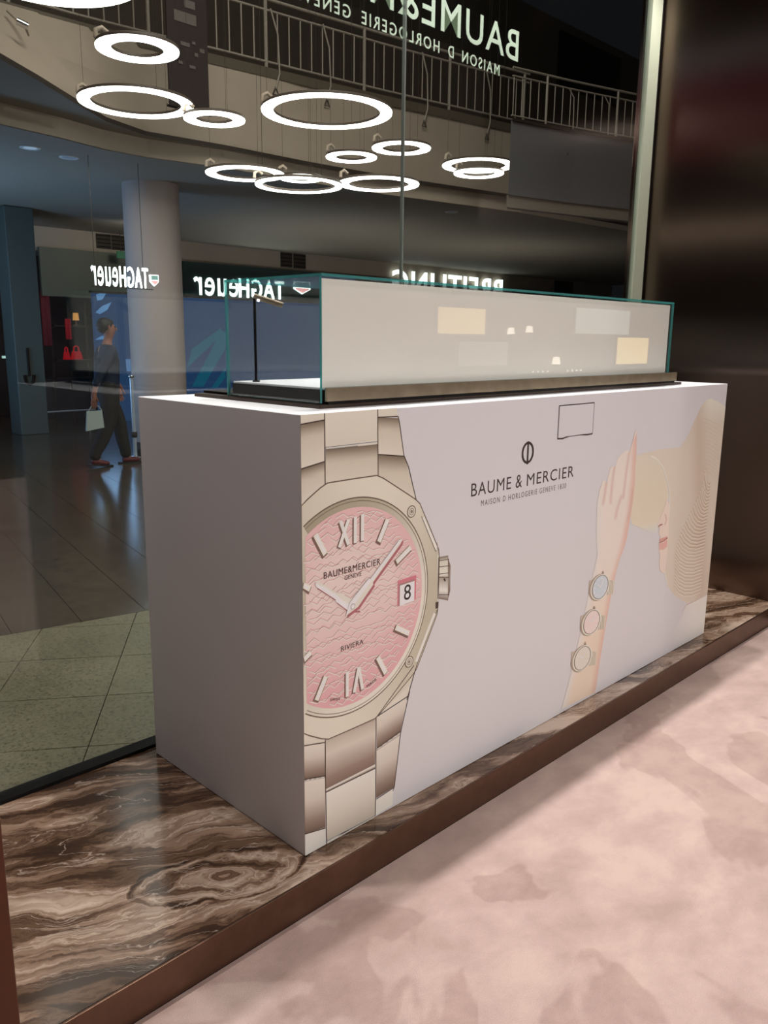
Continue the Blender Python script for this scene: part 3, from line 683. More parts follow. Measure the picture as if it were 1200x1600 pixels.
# face under the brim
skin = lambda u, v: mixc(PR(218, 188, 174), PR(204, 168, 152), smooth(2.10, 2.17, u))
face = [c5(752, 705), c5(736, 765), c5(712, 815), c5(697, 850), c5(693, 872), c5(706, 890), c5(698, 925), c5(712, 948), c5(704, 968), c5(700, 1000), c5(703, 1030), c6(700, 40), c6(708, 75), c6(702, 120), c6(706, 165), c6(720, 188), c6(738, 186), c6(748, 100), c5(757, 1000), c5(766, 850), c5(768, 740)]
ink.poly(face, skin, 4, 0.01)
ink.poly([c5(703, 962), c5(728, 952), c5(752, 942), c5(756, 958), c5(735, 975), c5(706, 982)], PR(194, 142, 132), 5)
ink.poly([c5(701, 990), c5(725, 985), c5(755, 965), c5(753, 1010), c5(730, 1028), c6(705, 38)], PR(206, 156, 146), 5)
ink.stroke([c5(702, 984), c5(726, 976), c5(756, 952)], 0.004, PR(140, 78, 70), 6)
ink.stroke([c5(697, 880), c5(708, 870), c5(722, 866)], 0.006, PR(146, 92, 76), 6)
ink.stroke([c5(742, 800), c5(748, 840), c5(738, 872)], 0.005, PR(190, 142, 124), 6)
# neck and shoulder fading into the paper
neck = [c6(880, 384), c6(940, 364), (BW, c6(1012, 327)[1]), (BW, c6(990, 575)[1]), c6(900, 628), c6(690, 735), c6(760, 620), c6(850, 470)]
ink.poly(neck, lambda u, v: mixc(PAPER, ramp([(0, PR(204, 182, 172)), (0.4, PR(212, 198, 188)), (1, PR(210, 200, 192))], (0.36-v)/0.22), smooth(2.12, 2.40, u)), 1, 0.014)
ink.stroke([c6(850, 440), c6(880, 392), c6(940, 364), c6(1012, 328)], 0.006, PR(190, 164, 150), 2, True)
# hand and forearm
f_out = [c6(70, 1068), c6(120, 885), c6(160, 720), c6(195, 560), c6(235, 380), c6(275, 200), c6(305, 60), c5(295, 960), c5(298, 850), c5(300, 740), c5(318, 640), c5(338, 585), c5(355, 580), c5(362, 600), c5(385, 505), c5(400, 488), c5(415, 496), c5(440, 430), c5(470, 400), c5(500, 382), c5(512, 400), c5(530, 330), c5(545, 270), c5(553, 250), c5(558, 300), c5(556, 400), c5(548, 500), c5(545, 600), c5(535, 700), c5(522, 790), c5(508, 870), c5(495, 950), c5(475, 1020), c6(450, 90), c6(425, 180), c6(400, 290), c6(370, 450), c6(345, 600), c6(318, 760), c6(298, 900), c6(288, 960), c6(180, 1012)]
creases = [(c5(508, 400), c5(488, 540), c5(470, 690)), (c5(412, 500), c5(398, 600), c5(388, 720)), (c5(360, 600), c5(352, 660), c5(340, 730)), (c5(530, 640), c5(520, 740), c5(500, 830)), (c5(455, 690), c5(430, 770), c5(420, 820))]
def seg_d(p, a, b):
    ab = b-a; t = max(0, min(1, (p-a).dot(ab)/ab.length_squared)); return (p-a-ab*t).length
crs = [[Vector(q) for q in c] for c in creases]
axis = [Vector(q) for q in (c5(420, 560), c5(400, 900), c6(355, 250), c6(260, 600), c6(190, 1000))]
redge = [Vector(q) for q in (c5(553, 300), c5(545, 560), c5(520, 790), c5(475, 1020), c6(400, 290), c6(345, 600), c6(290, 940))]
ledge = [Vector(q) for q in (c5(300, 740), c5(297, 900), c6(275, 200), c6(195, 560), c6(80, 1040))]
def handc(u, v):
    p = Vector((u, v)); c = PR(216, 194, 182)
    c = mixc(c, PR(212, 188, 168), smooth(0.6, 0.2, v))
    d = min(seg_d(p, a, b) for a, b in zip(redge, redge[1:])); c = mixc(PR(202, 160, 146), c, smooth(0.0, 0.055, d)*0.85+0.15)
    d = min(seg_d(p, a, b) for a, b in zip(ledge, ledge[1:])); c = mixc(PR(206, 194, 186), c, smooth(0.0, 0.06, d))
    for q in crs:
        d = min(seg_d(p, a, b) for a, b in zip(q, q[1:])); c = mixc(PR(192, 156, 144), c, smooth(0.0, 0.016, d)*0.7+0.3)
    return c
ink.poly(f_out, handc, 3, 0.008)
for q, t in ((c5(552, 262), c5(540, 310)), (c5(500, 386), c5(486, 412)), (c5(402, 492), c5(394, 520))):
    ink.stroke([q, tuple(Vector(q).lerp(Vector(t), .5)), t], 0.009, PR(226, 198, 188), 4, True)
# three wrist watches
def mini(c0, rx, ry, rot, dcol, strap, lugs):
    c0 = Vector(c0)
    def E(sx, sy, off=(0, 0)):
        P = []
        for i in range(40):
            a = 2*PI*i/40; x, y = rx*sx*math.cos(a)+off[0], ry*sy*math.sin(a)+off[1]
            P.append((c0.x+x*math.cos(rot)-y*math.sin(rot), c0.y+x*math.sin(rot)+y*math.cos(rot)))
        return P
    ink.poly(strap, PR(196, 182, 164), 5)
    for i in range(1, 5):
        a = Vector(strap[0]).lerp(Vector(strap[1]), i/5); b = Vector(strap[3]).lerp(Vector(strap[2]), i/5)
        ink.stroke([tuple(a), tuple(b)], 0.0022, PR(132, 112, 96), 6)
    ink.poly(lugs, PR(178, 160, 144), 5)
    ink.poly(E(1.28, 1.16, (-0.008, 0)), PR(150, 130, 114), 6); ink.poly(E(1.22, 1.12), PR(208, 198, 184), 7); ink.poly(E(1.06, 1.04), PR(128, 112, 100), 8)
    ink.poly(E(0.95, 0.98), dcol, 9)
    for i in range(12):
        a = 2*PI*i/12; p = [(rx*s*math.cos(a), ry*s*math.sin(a)) for s in (0.68, 0.86)]
        ink.stroke([(c0.x+x*math.cos(rot)-y*math.sin(rot), c0.y+x*math.sin(rot)+y*math.cos(rot)) for x, y in p], 0.004, PR(226, 216, 206), 10)
    for ang, l in ((1.0, 0.75), (2.4, 0.5)):
        ink.stroke([tuple(c0), (c0.x+rx*l*math.cos(ang), c0.y+ry*l*math.sin(ang))], 0.005, PR(228, 220, 210), 11)
for (mx, my), dc in (((320, 278), PR(186, 188, 192)), ((264, 505), PR(212, 188, 182)), ((205, 738), PR(206, 192, 178))):
    ca = Vector(c6(mx, my)); cr = Vector(c6(mx+48, my)); ct = Vector(c6(mx+18, my-80)); cbm = Vector(c6(mx-18, my+84))
    mini(ca[:], (cr-ca).length*1.0, (ct-cbm).length/2*0.92, -0.10, dc,
         [c6(mx+42, my-46), c6(mx+92, my-42), c6(mx+86, my+42), c6(mx+38, my+52)],
         [c6(mx-70, my-40), c6(mx-40, my-50), c6(mx-45, my+60), c6(mx-75, my+50)])
    ink.stroke([c6(mx+14, my-100), c6(mx+20, my-84)], 0.012, PR(140, 118, 104), 7)
o = ink.build('woman_print', counter); tag(o, 'printed woman in a wide straw hat raising a hand with three watches')

# ------------------------------------------------------------------ glass case on the counter
case = thing('glass_case', 'long clear glass display case with a white back panel standing on the white counter', 'display case', (1.15, 0.35, 1.2))
M_bplate = mat('dark_bronze_plate', S(70, 58, 50), 0.35, 0.7)
M_brush = mat('brushed_pale_bronze', S(176, 160, 136), 0.32, 0.85, var=0.15, vscale=14)
M_panel = mat('white_back_panel', S(252, 248, 240), 0.5)
M_tray = mat('pale_tray', S(220, 224, 228), 0.45)
M_dark = mat('dark_plinth', S(44, 42, 42), 0.4)
gx0, gx1, gy0, gy1, gz0, gz1, t = 0.163, 2.135, 0.110, 0.545, 1.213, 1.546, 0.007
mb = MB(); mb.bev(0.146, 2.245, 0.100, 0.700, 1.2, 1.210, 0.001, 1); under(mb.build('base_plate', M_bplate), case)
mb = MB(); mb.bev(0.172, 2.195, 0.100, 0.109, 1.2175, 1.2535, 0.001, 1); under(mb.build('front_rail', M_brush), case)
mb = MB(); mb.box(0.180, 2.185, 0.104, 0.70, 1.2101, 1.2174); under(mb.build('shadow_gap', M_black), case)
mb = MB(); mb.box(0.176, 2.125, 0.122, 0.535, 1.2175, 1.247); under(mb.build('inner_plinth', M_dark), case)
mb = MB(); mb.bev(0.178, 2.124, 0.124, 0.533, 1.247, 1.2535, 0.001, 1); under(mb.build('tray', M_tray), case)
mb = MB(); mb.box(0.175, 2.123, 0.1215, 0.126, 1.2536, gz1-0.012); under(mb.build('back_panel', M_panel), case)
def gpane(x0, x1, y0, y1, z0, z1, thin):
    mb = MB(); V = [(x0,y0,z0),(x1,y0,z0),(x1,y1,z0),(x0,y1,z0),(x0,y0,z1),(x1,y0,z1),(x1,y1,z1),(x0,y1,z1)]
    F = {'z': [(0,3,2,1),(4,5,6,7)], 'y': [(0,1,5,4),(2,3,7,6)], 'x': [(1,2,6,5),(3,0,4,7)]}
    for ax in 'xyz': mb.add(V, F[ax], 0 if ax == thin else 1)
    under(mb.build('glass_pane', [M_cglass, M_cedge]), case)
gpane(gx0, gx1, gy0, gy0+t, 1.2535, gz1-t, 'y'); gpane(gx0, gx1, gy1-t, gy1, gz0, gz1-t, 'y')
gpane(gx0, gx0+t, gy0+t, gy1-t, gz0, gz1-t, 'x'); gpane(gx1-t, gx1, gy0+t, gy1-t, gz0, gz1-t, 'x')
gpane(gx0, gx1, gy0, gy1, gz1-t, gz1, 'z')
# slim spotlight standing inside the case
spot = thing('case_spotlight', 'slim black pole spotlight standing inside the glass case', 'spotlight', (0.205, 0.455, 1.2536))
px, py = 0.205, 0.455
mb = MB(); mb.lathe([(0.0, 1.2536), (0.011, 1.2536), (0.011, 1.258), (0.0, 1.258)], px, py, 16); under(mb.build('foot', M_black), spot)
mb = MB(); mb.tube([(px, py, 1.257), (px, py, 1.500)], 0.0042, 10); under(mb.build('pole', M_black), spot)
mb = MB(); mb.tube([(px-0.001, py+0.002, 1.500), (px+0.028, py-0.021, 1.489), (px+0.064, py-0.050, 1.475)], [0.0085, 0.0085, 0.0085], 12); under(mb.build('lamp_head', mat('bronze_head', S(120, 108, 92), 0.35, 0.6)), spot)
mb = MB(); mb.tube([(px+0.004, py-0.007, 1.489), (px+0.010, py-0.011, 1.4875)], 0.004, 10); under(mb.build('lens', mat('lamp_lens', (1, 1, 1, 1), 0.3, emit=(1, .97, .9, 1), estr=4)), spot)

# ------------------------------------------------------------------ the mall beyond the window
EZ = CAM[2]
M_render = mat('warm_plaster', S(176, 162, 146), 0.75, var=0.06, vscale=1.5)
M_greyp = mat('plaster_no_veil', S(118, 118, 122), 0.7)  # darker grey stands in for plaster without the warm reflected veil
M_soffit = mat('soffit_paint', S(150, 144, 132), 0.8)
M_ceil = mat('concourse_ceiling', S(158, 148, 134), 0.75)
M_rail = mat('painted_rail', S(158, 150, 138), 0.45)
M_darkwall = mat('dark_shop_wall', S(34, 32, 30), 0.7)
M_teal = mat('dark_teal_board', S(22, 58, 54), 0.6)
M_vent = mat('vent_dark', S(52, 44, 36), 0.6)
M_lit = mat('ring_diffuser', (1, 1, 1, 1), 0.5, emit=(1.0, 0.95, 0.89, 1), estr=6.5)
M_sign = mat('sign_face', (1, 1, 1, 1), 0.5, emit=(0.93, 1.0, 0.98, 1), estr=1.7)

def clip(P, n, c):                        # keep the side where n.p <= c
    o = []
    for i in range(len(P)):
        a, b = P[i], P[(i+1) % len(P)]; da = n[0]*a[0]+n[1]*a[1]-c; db = n[0]*b[0]+n[1]*b[1]-c
        if da <= 0: o.append(a)
        if da*db < 0: s = da/(da-db); o.append((a[0]+(b[0]-a[0])*s, a[1]+(b[1]-a[1])*s))
    return o
floor = thing('floor_mall', 'mall floor of speckled granite and polished stone tiles outside the window', None, (2, 3, -0.16), kind='structure')
mb = MB(); mb.box(-4, 5.8, 0.886, 8.3, -0.20, -0.112); under(mb.build('tile_bed', M_grout), floor)
mb = MB(); mb.box(5.8, 24, 0.886, 16, -0.20, -0.10); mb.box(-4, 5.8, 8.3, 16, -0.20, -0.10); under(mb.build('floor_slab', M_polish), floor)
g1, g2 = (0.819, -0.574), (0.574, 0.819); q1, q2 = (0.98, -0.199), (0.199, 0.98); BL = 2.537; J = 0.0022
for i in range(-9, 12):
    for j in range(-4, 8):
        a0, a1 = -0.725+i*0.45+J, -0.725+(i+1)*0.45-J; b0, b1 = 0.928+j*0.445+J, 0.928+(j+1)*0.445-J
        P = [(g1[0]*a+g2[0]*b, g1[1]*a+g2[1]*b) for a, b in ((a0, b0), (a1, b0), (a1, b1), (a0, b1))]
        P = clip(P, q2, BL-J) if P else P
        P = clip(P, (0, -1), -0.888) if P else P
        P = clip(P, (-1, 0), 2.2) if P else P
        P = clip(P, (1, 0), 3.6) if P else P
        if len(P) < 3: continue
        mb = MB(); mb.prism(P, -0.111, -0.10-random.random()*0.0004); under(mb.build('granite_tile', M_granite), floor)
for i in range(-5, 20):
    for j in range(0, 5):
        a0, a1 = 0.023+i*0.3435+J*0.8, 0.023+(i+1)*0.3435-J*0.8; b0, b1 = BL+j*1.36+J, BL+(j+1)*1.36-J
        P = [(q1[0]*a+q2[0]*b, q1[1]*a+q2[1]*b) for a, b in ((a0, b0), (a1, b0), (a1, b1), (a0, b1))]
        P = clip(P, (0, 1), 8.299); P = clip(P, (1, 0), 5.799) if P else P
        P = clip(P, (-1, 0), 2.2) if P else P
        P = clip(P, (0, -1), -0.888) if P else P
        if len(P) < 3: continue
        mb = MB(); mb.prism(P, -0.111, -0.10-random.random()*0.0003); under(mb.build('polished_tile', M_polish), floor)

# gallery with its curved plaster front and railing
Z0, Z1, ZR = EZ+2.0, EZ+2.96, EZ+3.66
gal = thing('upper_gallery', 'warm plaster front of the upper gallery curving overhead beyond the window', None, (5, 6.3, Z0), kind='structure')
TOP = [(-1.5, 6.78), (0.6, 6.75), (1.5, 6.74), (2.0, 6.73), (2.4, 6.72), (2.9, 6.70), (3.4, 6.64), (4.17, 6.54), (5.3, 6.41), (6.51, 6.26), (8.58, 5.93), (9.0, 5.86)]
BOT = [(-2.2, 3.0), (0.2, 4.2), (1.38, 5.13), (1.8, 5.45), (2.26, 5.83), (2.77, 6.24), (3.3, 6.45), (4.2, 6.36), (5.32, 6.34), (6.57, 6.24), (8.55, 5.90), (9.0, 5.82)]
BEAM = [(-2.2, 5.72), (0.2, 6.09), (1.38, 6.27), (1.83, 6.345), (2.40, 6.44), (2.9, 6.58), (3.4, 6.60), (4.2, 6.44), (5.32, 6.41), (6.57, 6.31), (8.58, 5.96), (9.0, 5.88)]
mb = MB()
for (k0, k1) in ((0, 0.06), (0.06, 0.5), (0.5, 1.0)):
    A = [(b[0]+(t_[0]-b[0])*k0, b[1]+(t_[1]-b[1])*k0, Z0+(Z1-Z0)*k0) for b, t_ in zip(BOT, TOP)]
    B = [(b[0]+(t_[0]-b[0])*k1, b[1]+(t_[1]-b[1])*k1, Z0+(Z1-Z0)*k1) for b, t_ in zip(BOT, TOP)]
    mb.strip(A, B, 0, True)
o = mb.build('plaster_front', M_render); under(o, gal)
mb = MB(); mb.strip([(p[0], p[1], Z0) for p in BOT], [(p[0], p[1]+0.02, Z0+0.001) for p in BEAM]); under(mb.build('soffit', M_soffit), gal)
mb = MB(); mb.strip([(p[0], p[1], Z0) for p in BEAM], [(p[0], p[1], Z0-0.18) for p in BEAM]); under(mb.build('edge_beam', M_render), gal)
mb = MB(); mb.strip([(b[0], b[1]-0.012, Z0-0.012) for b in BOT], [(b[0], b[1]-0.012, Z0+0.03) for b in BOT]); under(mb.build('groove', M_vent), gal)
mb = MB(); mb.prism([(p[0], p[1]+0.03) for p in BEAM]+[(24, 5.0), (24, 14.6), (-2.2, 14.6)], Z0-0.18, Z0-0.1); tag(mb.build('ceiling_mall', M_ceil), kind='structure')
mb = MB(); mb.prism([(p[0], p[1]+0.02) for p in TOP]+[(24, 5.0), (24, 14.6), (-1.5, 14.6)], Z1-0.10, Z1-0.01); under(mb.build('deck', M_soffit), gal)
mb = MB(); mb.strip([(p[0], p[1]-0.03, Z1) for p in TOP], [(p[0], p[1]-0.03, Z1-0.10) for p in TOP]); mb.strip([(p[0], p[1]-0.03, Z1) for p in TOP], [(p[0], p[1]+0.06, Z1) for p in TOP]); under(mb.build('coping', mat('coping_dark', S(92, 84, 70), 0.6)), gal)
mb = MB(); mb.box(-3, 24, 9.6, 9.8, Z1, 8.2); tag(mb.build('wall_upper', mat('upper_wall', S(74, 68, 58), 0.8)), kind='structure')

def along(P, s):
    d = 0
    for a, b in zip(P, P[1:]):
        L = math.hypot(b[0]-a[0], b[1]-a[1])
        if d+L >= s: t = (s-d)/L; return (a[0]+(b[0]-a[0])*t, a[1]+(b[1]-a[1])*t)
        d += L
    return P[-1]
def plen(P): return sum(math.hypot(b[0]-a[0], b[1]-a[1]) for a, b in zip(P, P[1:]))
def railing(P, zb, zt, label, step, r, brackets):
    t = thing('gallery_railing', label, 'railing', (P[0][0], P[0][1], zb))
    n = max(2, int(plen(P)/0.4)); C = [along(P, plen(P)*i/n) for i in range(n+1)]
    mb = MB(); mb.tube([(x, y, zt) for x, y in C], r*1.5, 8); under(mb.build('top_rail', M_rail), t)
    mb = MB(); mb.tube([(x, y, zt-0.16*(zt-zb)) for x, y in C], r*1.1, 6); under(mb.build('middle_rail', M_rail), t)
    mb = MB(); mb.tube([(x, y, zb+0.08*(zt-zb)) for x, y in C], r*1.1, 6); under(mb.build('bottom_rail', M_rail), t)
    s = 0.02; i = 0
    while s < plen(P):
        x, y = along(P, s); post = i % 9 == 4
        mb = MB(); rr = r*1.8 if post else r*0.75
        mb.tube([(x, y, zb-(0.12 if post else 0)+(0 if post else 0.08*(zt-zb))), (x, y, zt if post else zt-0.16*(zt-zb))], rr, 6)
        under(mb.build('post' if post else 'baluster', M_rail), t); s += step; i += 1
    for s in brackets:                    # looped stays hanging below the posts
        x, y = along(P, s); mb = MB()
        mb.tube([(x, y-0.04, zt-0.1), (x+0.09, y-0.05, zb+0.35), (x+0.11, y-0.05, zb-0.05), (x+0.05, y-0.05, zb-0.22)], r*0.9, 6)
        under(mb.build('stay', M_rail), t)
        mb = MB(); mb.tube([(x+0.05, y-0.05, zb-0.2), (x+0.01, y-0.05, zb-0.28), (x+0.09, y-0.05, zb-0.28), (x+0.05, y-0.05, zb-0.2)], r*0.6, 6); under(mb.build('stay_ring', M_vent), t)
    return t
railing([p for p in TOP if 1.4 < p[0]], Z1+0.01, ZR, 'painted metal railing of thin balusters along the warm plaster upper gallery', 0.152, 0.012, (3.4, 4.1, 5.6, 6.7))
# grey gallery bay, set forward to cut the rings where their reflection ends
f0 = at_z(794, 304, EZ+1.6); f1 = Vector((9.9, 3.45, 0)); fr = [(f0.x, f0.y), (6.63+0.9, 4.10), (8.47, 3.82), (f1.x, f1.y)]
rd = Vector((f0.x-CAM[0], f0.y-CAM[1])).normalized()
bk = [(x+rd.x*0.16, y+rd.y*0.16) for x, y in fr]
ZB0, ZB1, ZBR = EZ+1.6, EZ+1.6*1.48, EZ+1.6*1.83
bay = thing('gallery_bay', 'grey front of the nearer gallery bay, toned for the missing reflected veil', None, (8, 4, ZB0), kind='structure')
mb = MB(); mb.prism(fr+bk[::-1], ZB0, ZB1); under(mb.build('grey_front', M_greyp), bay)
mb = MB(); mb.prism([(x, y+0.02) for x, y in fr]+bk[::-1], ZB0-0.13, ZB0-0.001); under(mb.build('edge_beam', M_soffit), bay)
mb = MB(); mb.prism([(x, y-0.02) for x, y in fr]+bk[::-1], ZB1+0.001, ZB1+0.03); under(mb.build('coping', M_vent), bay)
railing([(x+rd.x*0.06, y+rd.y*0.06) for x, y in fr], ZB1+0.03, ZBR, 'painted metal railing along the nearer grey gallery bay', 0.122, 0.0085, (0.8, 1.35))
# dark openings of the upper shops
for (x0, y0, x1, y1) in ((872, 92, 970, 130),):
    a = at_y(x0, y1, 9.55); b = at_y(x1, y0, 9.55)
    mb = MB(); mb.box(a.x, b.x, 9.54, 9.599, a.z, b.z); tag(mb.build('upper_shopfront', M_black), 'dark shuttered shopfront on the upper floor behind the gallery railing', 'shopfront')

# round column
col = thing('round_column', 'pale round plaster column under the gallery beyond the window', 'column', (4.2, 8.0, -0.1))
ca_, cb_ = at_y(192, 420, 8.0), at_y(287, 420, 8.0); ccx = (ca_.x+cb_.x)/2-0.0; cr = (cb_.x-ca_.x)/2*0.80
M_col = mat('column_plaster', S(178, 164, 158), 0.6)
mb = MB(); mb.lathe([(cr, -0.10), (cr, EZ+1.82)], ccx, 8.0, 48); under(mb.build('shaft', M_col), col)
mb = MB(); mb.lathe([(cr+0.004, -0.10), (cr+0.02, -0.10), (cr+0.02, 0.06), (cr+0.004, 0.06)], ccx, 8.0, 48); under(mb.build('base_band', M_vent), col)
# hanging banner
ba, bb_ = at_y(265, 168, 5.4), at_y(326, 160, 5.4)
ban = thing('hanging_banner', 'dark brown banner with faint pale writing hanging in front of the gallery', 'banner', (ba.x, 5.4, ba.z))
mb = MB(); mb.box(ba.x, bb_.x, 5.39, 5.41, ba.z+0.02, ba.z+2.6); under(mb.build('cloth', mat('banner_cloth', S(44, 34, 32), 0.8)), ban)
mb = MB(); mb.tube([(ba.x-0.02, 5.4, ba.z+0.015), (bb_.x+0.02, 5.4, ba.z+0.015)], 0.012, 8); under(mb.build('weight_bar', M_black), ban)
M_faint = mat('faint_ink', S(104, 96, 92), 0.8)
for (x, y, w, h) in ((300, 66, 5, 3), (312, 78, 7, 4), (304, 84, 5, 4), (282, 68, 14, 2), (296, 104, 9, 2), (279, 96, 6, 3), (288, 4, 16, 7), (272, 25, 34, 6)):
    a = at_y(x, y+h, 5.39); b = at_y(x+w, y, 5.39); mb = MB(); mb.box(a.x, b.x, 5.386, 5.3895, a.z, b.z); under(mb.build('faint_print', M_faint), ban)

# ring lamps, solid stand-ins for lamps mirrored in the window glass
RINGS = [(75, -45, 290, 1.95, 'very large glowing ring lamp cut by the top of the picture'), (215, 79, 127, 1.95, 'small thick glowing ring lamp beside the dark hanging banner'),
         (213, 163, 175, 1.95, 'glowing ring lamp directly above the pale round column'), (335, 188, 95, 1.84, 'small glowing ring lamp touching the larger ring over the column'),
         (511, 177, 204, 1.95, 'largest whole glowing ring lamp hanging before the railing'), (627, 233, 92, 1.95, 'small glowing ring lamp crossed by the joint of the window panes'),
         (549, 247, 80, 1.93, 'smallest glowing ring lamp just below the largest whole ring'), (383, 273, 122, 1.62, 'glowing ring lamp at the end of the low cluster next to the column'),
         (467, 291, 136, 1.50, 'wide glowing ring lamp lowest in the middle of the low cluster'), (470, 280, 66, 1.66, 'little glowing ring lamp nested above the lowest wide ring'),
         (592, 289, 126, 1.60, 'glowing ring lamp of the low cluster crossed by the window joint'), (747, 260, 112, 2.04, 'glowing ring lamp partly hidden by the grey gallery bay'),
         (748, 272, 78, 1.98, 'slim glowing ring lamp just under the ring beside the grey bay')]
M_house = mat('ring_housing', S(88, 76, 66), 0.6)
M_hang = mat('hanger_paint', S(214, 196, 176), 0.5, emit=S(214, 196, 176), estr=0.0)
for cx_, cy_, w, H, lab in RINGS:
    p = at_z(cx_, cy_, EZ+H); dep = (Vector(CAM)-p).length; dep = float((np.array(p)-CAM)@_f); R = w*dep/FOC/2; band = min(0.105, R*0.40)
    if w in (136, 66): band = 0.07
    z = p.z; t = thing('ring_lamp', lab, 'pendant lamp', (p.x, p.y, z), 'ring lamps hanging in the mall')
    mb = MB(); mb.lathe([(R-band, z+0.012), (R-band+0.002, z), (R-0.002, z), (R, z+0.012)], p.x, p.y, 72); under(mb.build('diffuser', M_lit), t)
    mb = MB(); mb.lathe([(R-band+0.002, z+0.013), (R-band+0.002, z+0.035), (R-0.002, z+0.035), (R-0.002, z+0.013)], p.x, p.y, 72); under(mb.build('housing', M_house), t)
    for a in (0.4, 2.5, 4.6):
        x, y = p.x+(R-band/2)*math.cos(a), p.y+(R-band/2)*math.sin(a)
        mb = MB(); mb.tube([(x, y, z+0.034), (x, y, z+4.2)], 0.0014, 5); under(mb.build('cable', M_vent), t)
    a = 2.6; x, y = p.x+(R-band/2)*math.cos(a), p.y+(R-band/2)*math.sin(a)
    mb = MB(); mb.tube([(x-0.05, y, z+0.05), (x-0.045, y, z+0.10), (x, y, z+0.125), (x+0.045, y, z+0.10)], 0.016, 8); under(mb.build('hanger', M_hang), t)

# ------------------------------------------------------------------ shops at the back
mb = MB(); mb.box(-3, 24, 14.4, 14.6, -0.1, Z0-0.18); tag(mb.build('wall_shops', M_darkwall), kind='structure')
mb = MB(); mb.box(-3, 24, 12.945, 13.9, 2.80, Z0-0.1815); tag(mb.build('trim_1', M_render), 'plaster bulkhead above the shopfronts', kind='structure')
for (x0, y0, x1, y1), lab in (((149, 338, 171, 359), 'dark square vent grille nearest the column on its left'), ((173, 339, 195, 360), 'dark square vent grille half hidden by the column'),
                              ((438, 370, 456, 391), 'dark square vent grille over the case, first of a pair'), ((458, 371, 477, 392), 'dark square vent grille over the case, second of a pair'),
                              ((868, 396, 898, 412), 'dark wide vent grille under the grey gallery bay')):
    a = at_y(x0, y1, 12.944); b = at_y(x1, y0, 12.944); dz = min(0, Z0-0.20-b.z)
    v = thing('vent_grille', lab, 'vent', ((a.x+b.x)/2, 12.93, a.z+dz), 'vents in the bulkhead')
    mb = MB(); mb.box(a.x, b.x, 12.935, 12.9445, a.z+dz, b.z+dz); under(mb.build('backing', M_vent), v)
    for i in range(4):
        z = a.z+dz+(b.z-a.z)*(i+0.5)/4; mb = MB(); mb.box(a.x+0.01, b.x-0.01, 12.92, 12.9345, z-0.008, z+0.008); under(mb.build('slat', M_black), v)
# far boards
a = at_y(286, 440, 12.9); b = at_y(1000, 392, 12.9)
mb = MB(); mb.box(a.x, 22, 12.88, 12.9445, 1.9, 2.82); tag(mb.build('fascia_board', M_teal), 'long dark teal shop fascia board behind the glass case', 'fascia')
a = at_y(66, 462, 12.9); b = at_y(195, 378, 12.9)
mb = MB(); mb.box(a.x, b.x, 12.89, 12.9445, a.z, 2.86); tag(mb.build('sign_board', mat('sign_board', S(104, 108, 94), 0.6)), 'grey green shop fascia board behind the white reversed letters left of the column', 'fascia')
def board_sign(name, body, x0, y0, x1, y1, Y, label, shield, bold=0.03, group=None, shieldpx=None, rods=False):  # solid reversed letters stand in for signs mirrored in the window glass
    a = at_y(x0, y1, Y); b = at_y(x1, y0, Y); t = thing(name, label, 'sign', ((a.x+b.x)/2, Y, a.z))
    runs = [(body, a.x, b.x, 1.0)]
    if body.endswith('euer'): m_ = a.x+(b.x-a.x)*0.475; runs = [(body[:-4], m_+0.01, b.x, 1.0), ('euer', a.x, m_-0.01, 0.94)]
    mb = MB()
    for body, ua, ub, hs in runs: text_solid(mb, body, ua, ub, a.z, a.z+(b.z-a.z)*hs, lambda u, v, d: (u, Y-0.001-d, v), 0.02*Y/12.9, True, bold, 1.12); under(mb.build('letters', M_sign), t)
    if shieldpx:
        c = at_y((shieldpx[0]+shieldpx[2])/2, (shieldpx[1]+shieldpx[3])/2, Y); hw = (at_y(shieldpx[2], 440, Y).x-at_y(shieldpx[0], 440, Y).x)/2; hh = (at_y(300, shieldpx[1], Y).z-at_y(300, shieldpx[3], Y).z)/2
        P = [(c.x-hw, c.z+hh), (c.x+hw, c.z+hh), (c.x+hw, c.z-hh*0.2), (c.x, c.z-hh), (c.x-hw, c.z-hh*0.2)]
        mb = MB(); mb.add([(x, Y-0.03, z) for x, z in P]+[(x, Y-0.002, z) for x, z in P], [(0, 1, 2, 3, 4)]+[(i, (i+1) % 5, (i+1) % 5+5, i+5) for i in range(5)]); under(mb.build('shield', M_sign), t)
        mb = MB(); P2 = [(c.x-hw*0.8, c.z-hh*0.05), (c.x+hw*0.8, c.z-hh*0.05), (c.x+hw*0.8, c.z-hh*0.25), (c.x, c.z-hh*0.8), (c.x-hw*0.8, c.z-hh*0.25)]
        mb.add([(x, Y-0.033, z) for x, z in P2], [(0, 1, 2, 3, 4)]); under(mb.build('shield_mark', mat('sign_red', S(200, 120, 120), 0.5, emit=S(240, 170, 170), estr=1.2)), t)
        mb = MB(); mb.box(c.x-hw*0.8, c.x+hw*0.8, Y-0.033, Y-0.031, c.z+hh*0.1, c.z+hh*0.85); under(mb.build('shield_field', mat('sign_green', S(90, 130, 120), 0.5, emit=S(120, 150, 145), estr=1.0)), t)
    if rods:
        mb = MB(); mb.box(a.x, b.x+0.06, Y-0.002, Y+0.014, a.z-0.012, a.z-0.004); under(mb.build('carrier_bar', M_vent), t)
        for x in (a.x+0.05, b.x-0.05): mb = MB(); mb.tube([(x, Y+0.006, a.z-0.008), (x, Y+0.006, Z0-0.182)], 0.003, 6); under(mb.build('rod', M_vent), t)
    return t
board_sign('shop_sign', 'TAGHeuer', 143, 419, 230, 446, 6.95, 'white lit reversed letters and small shield on the column side of the grey green board', True, 0.006, shieldpx=(233, 430, 246, 447), rods=True)
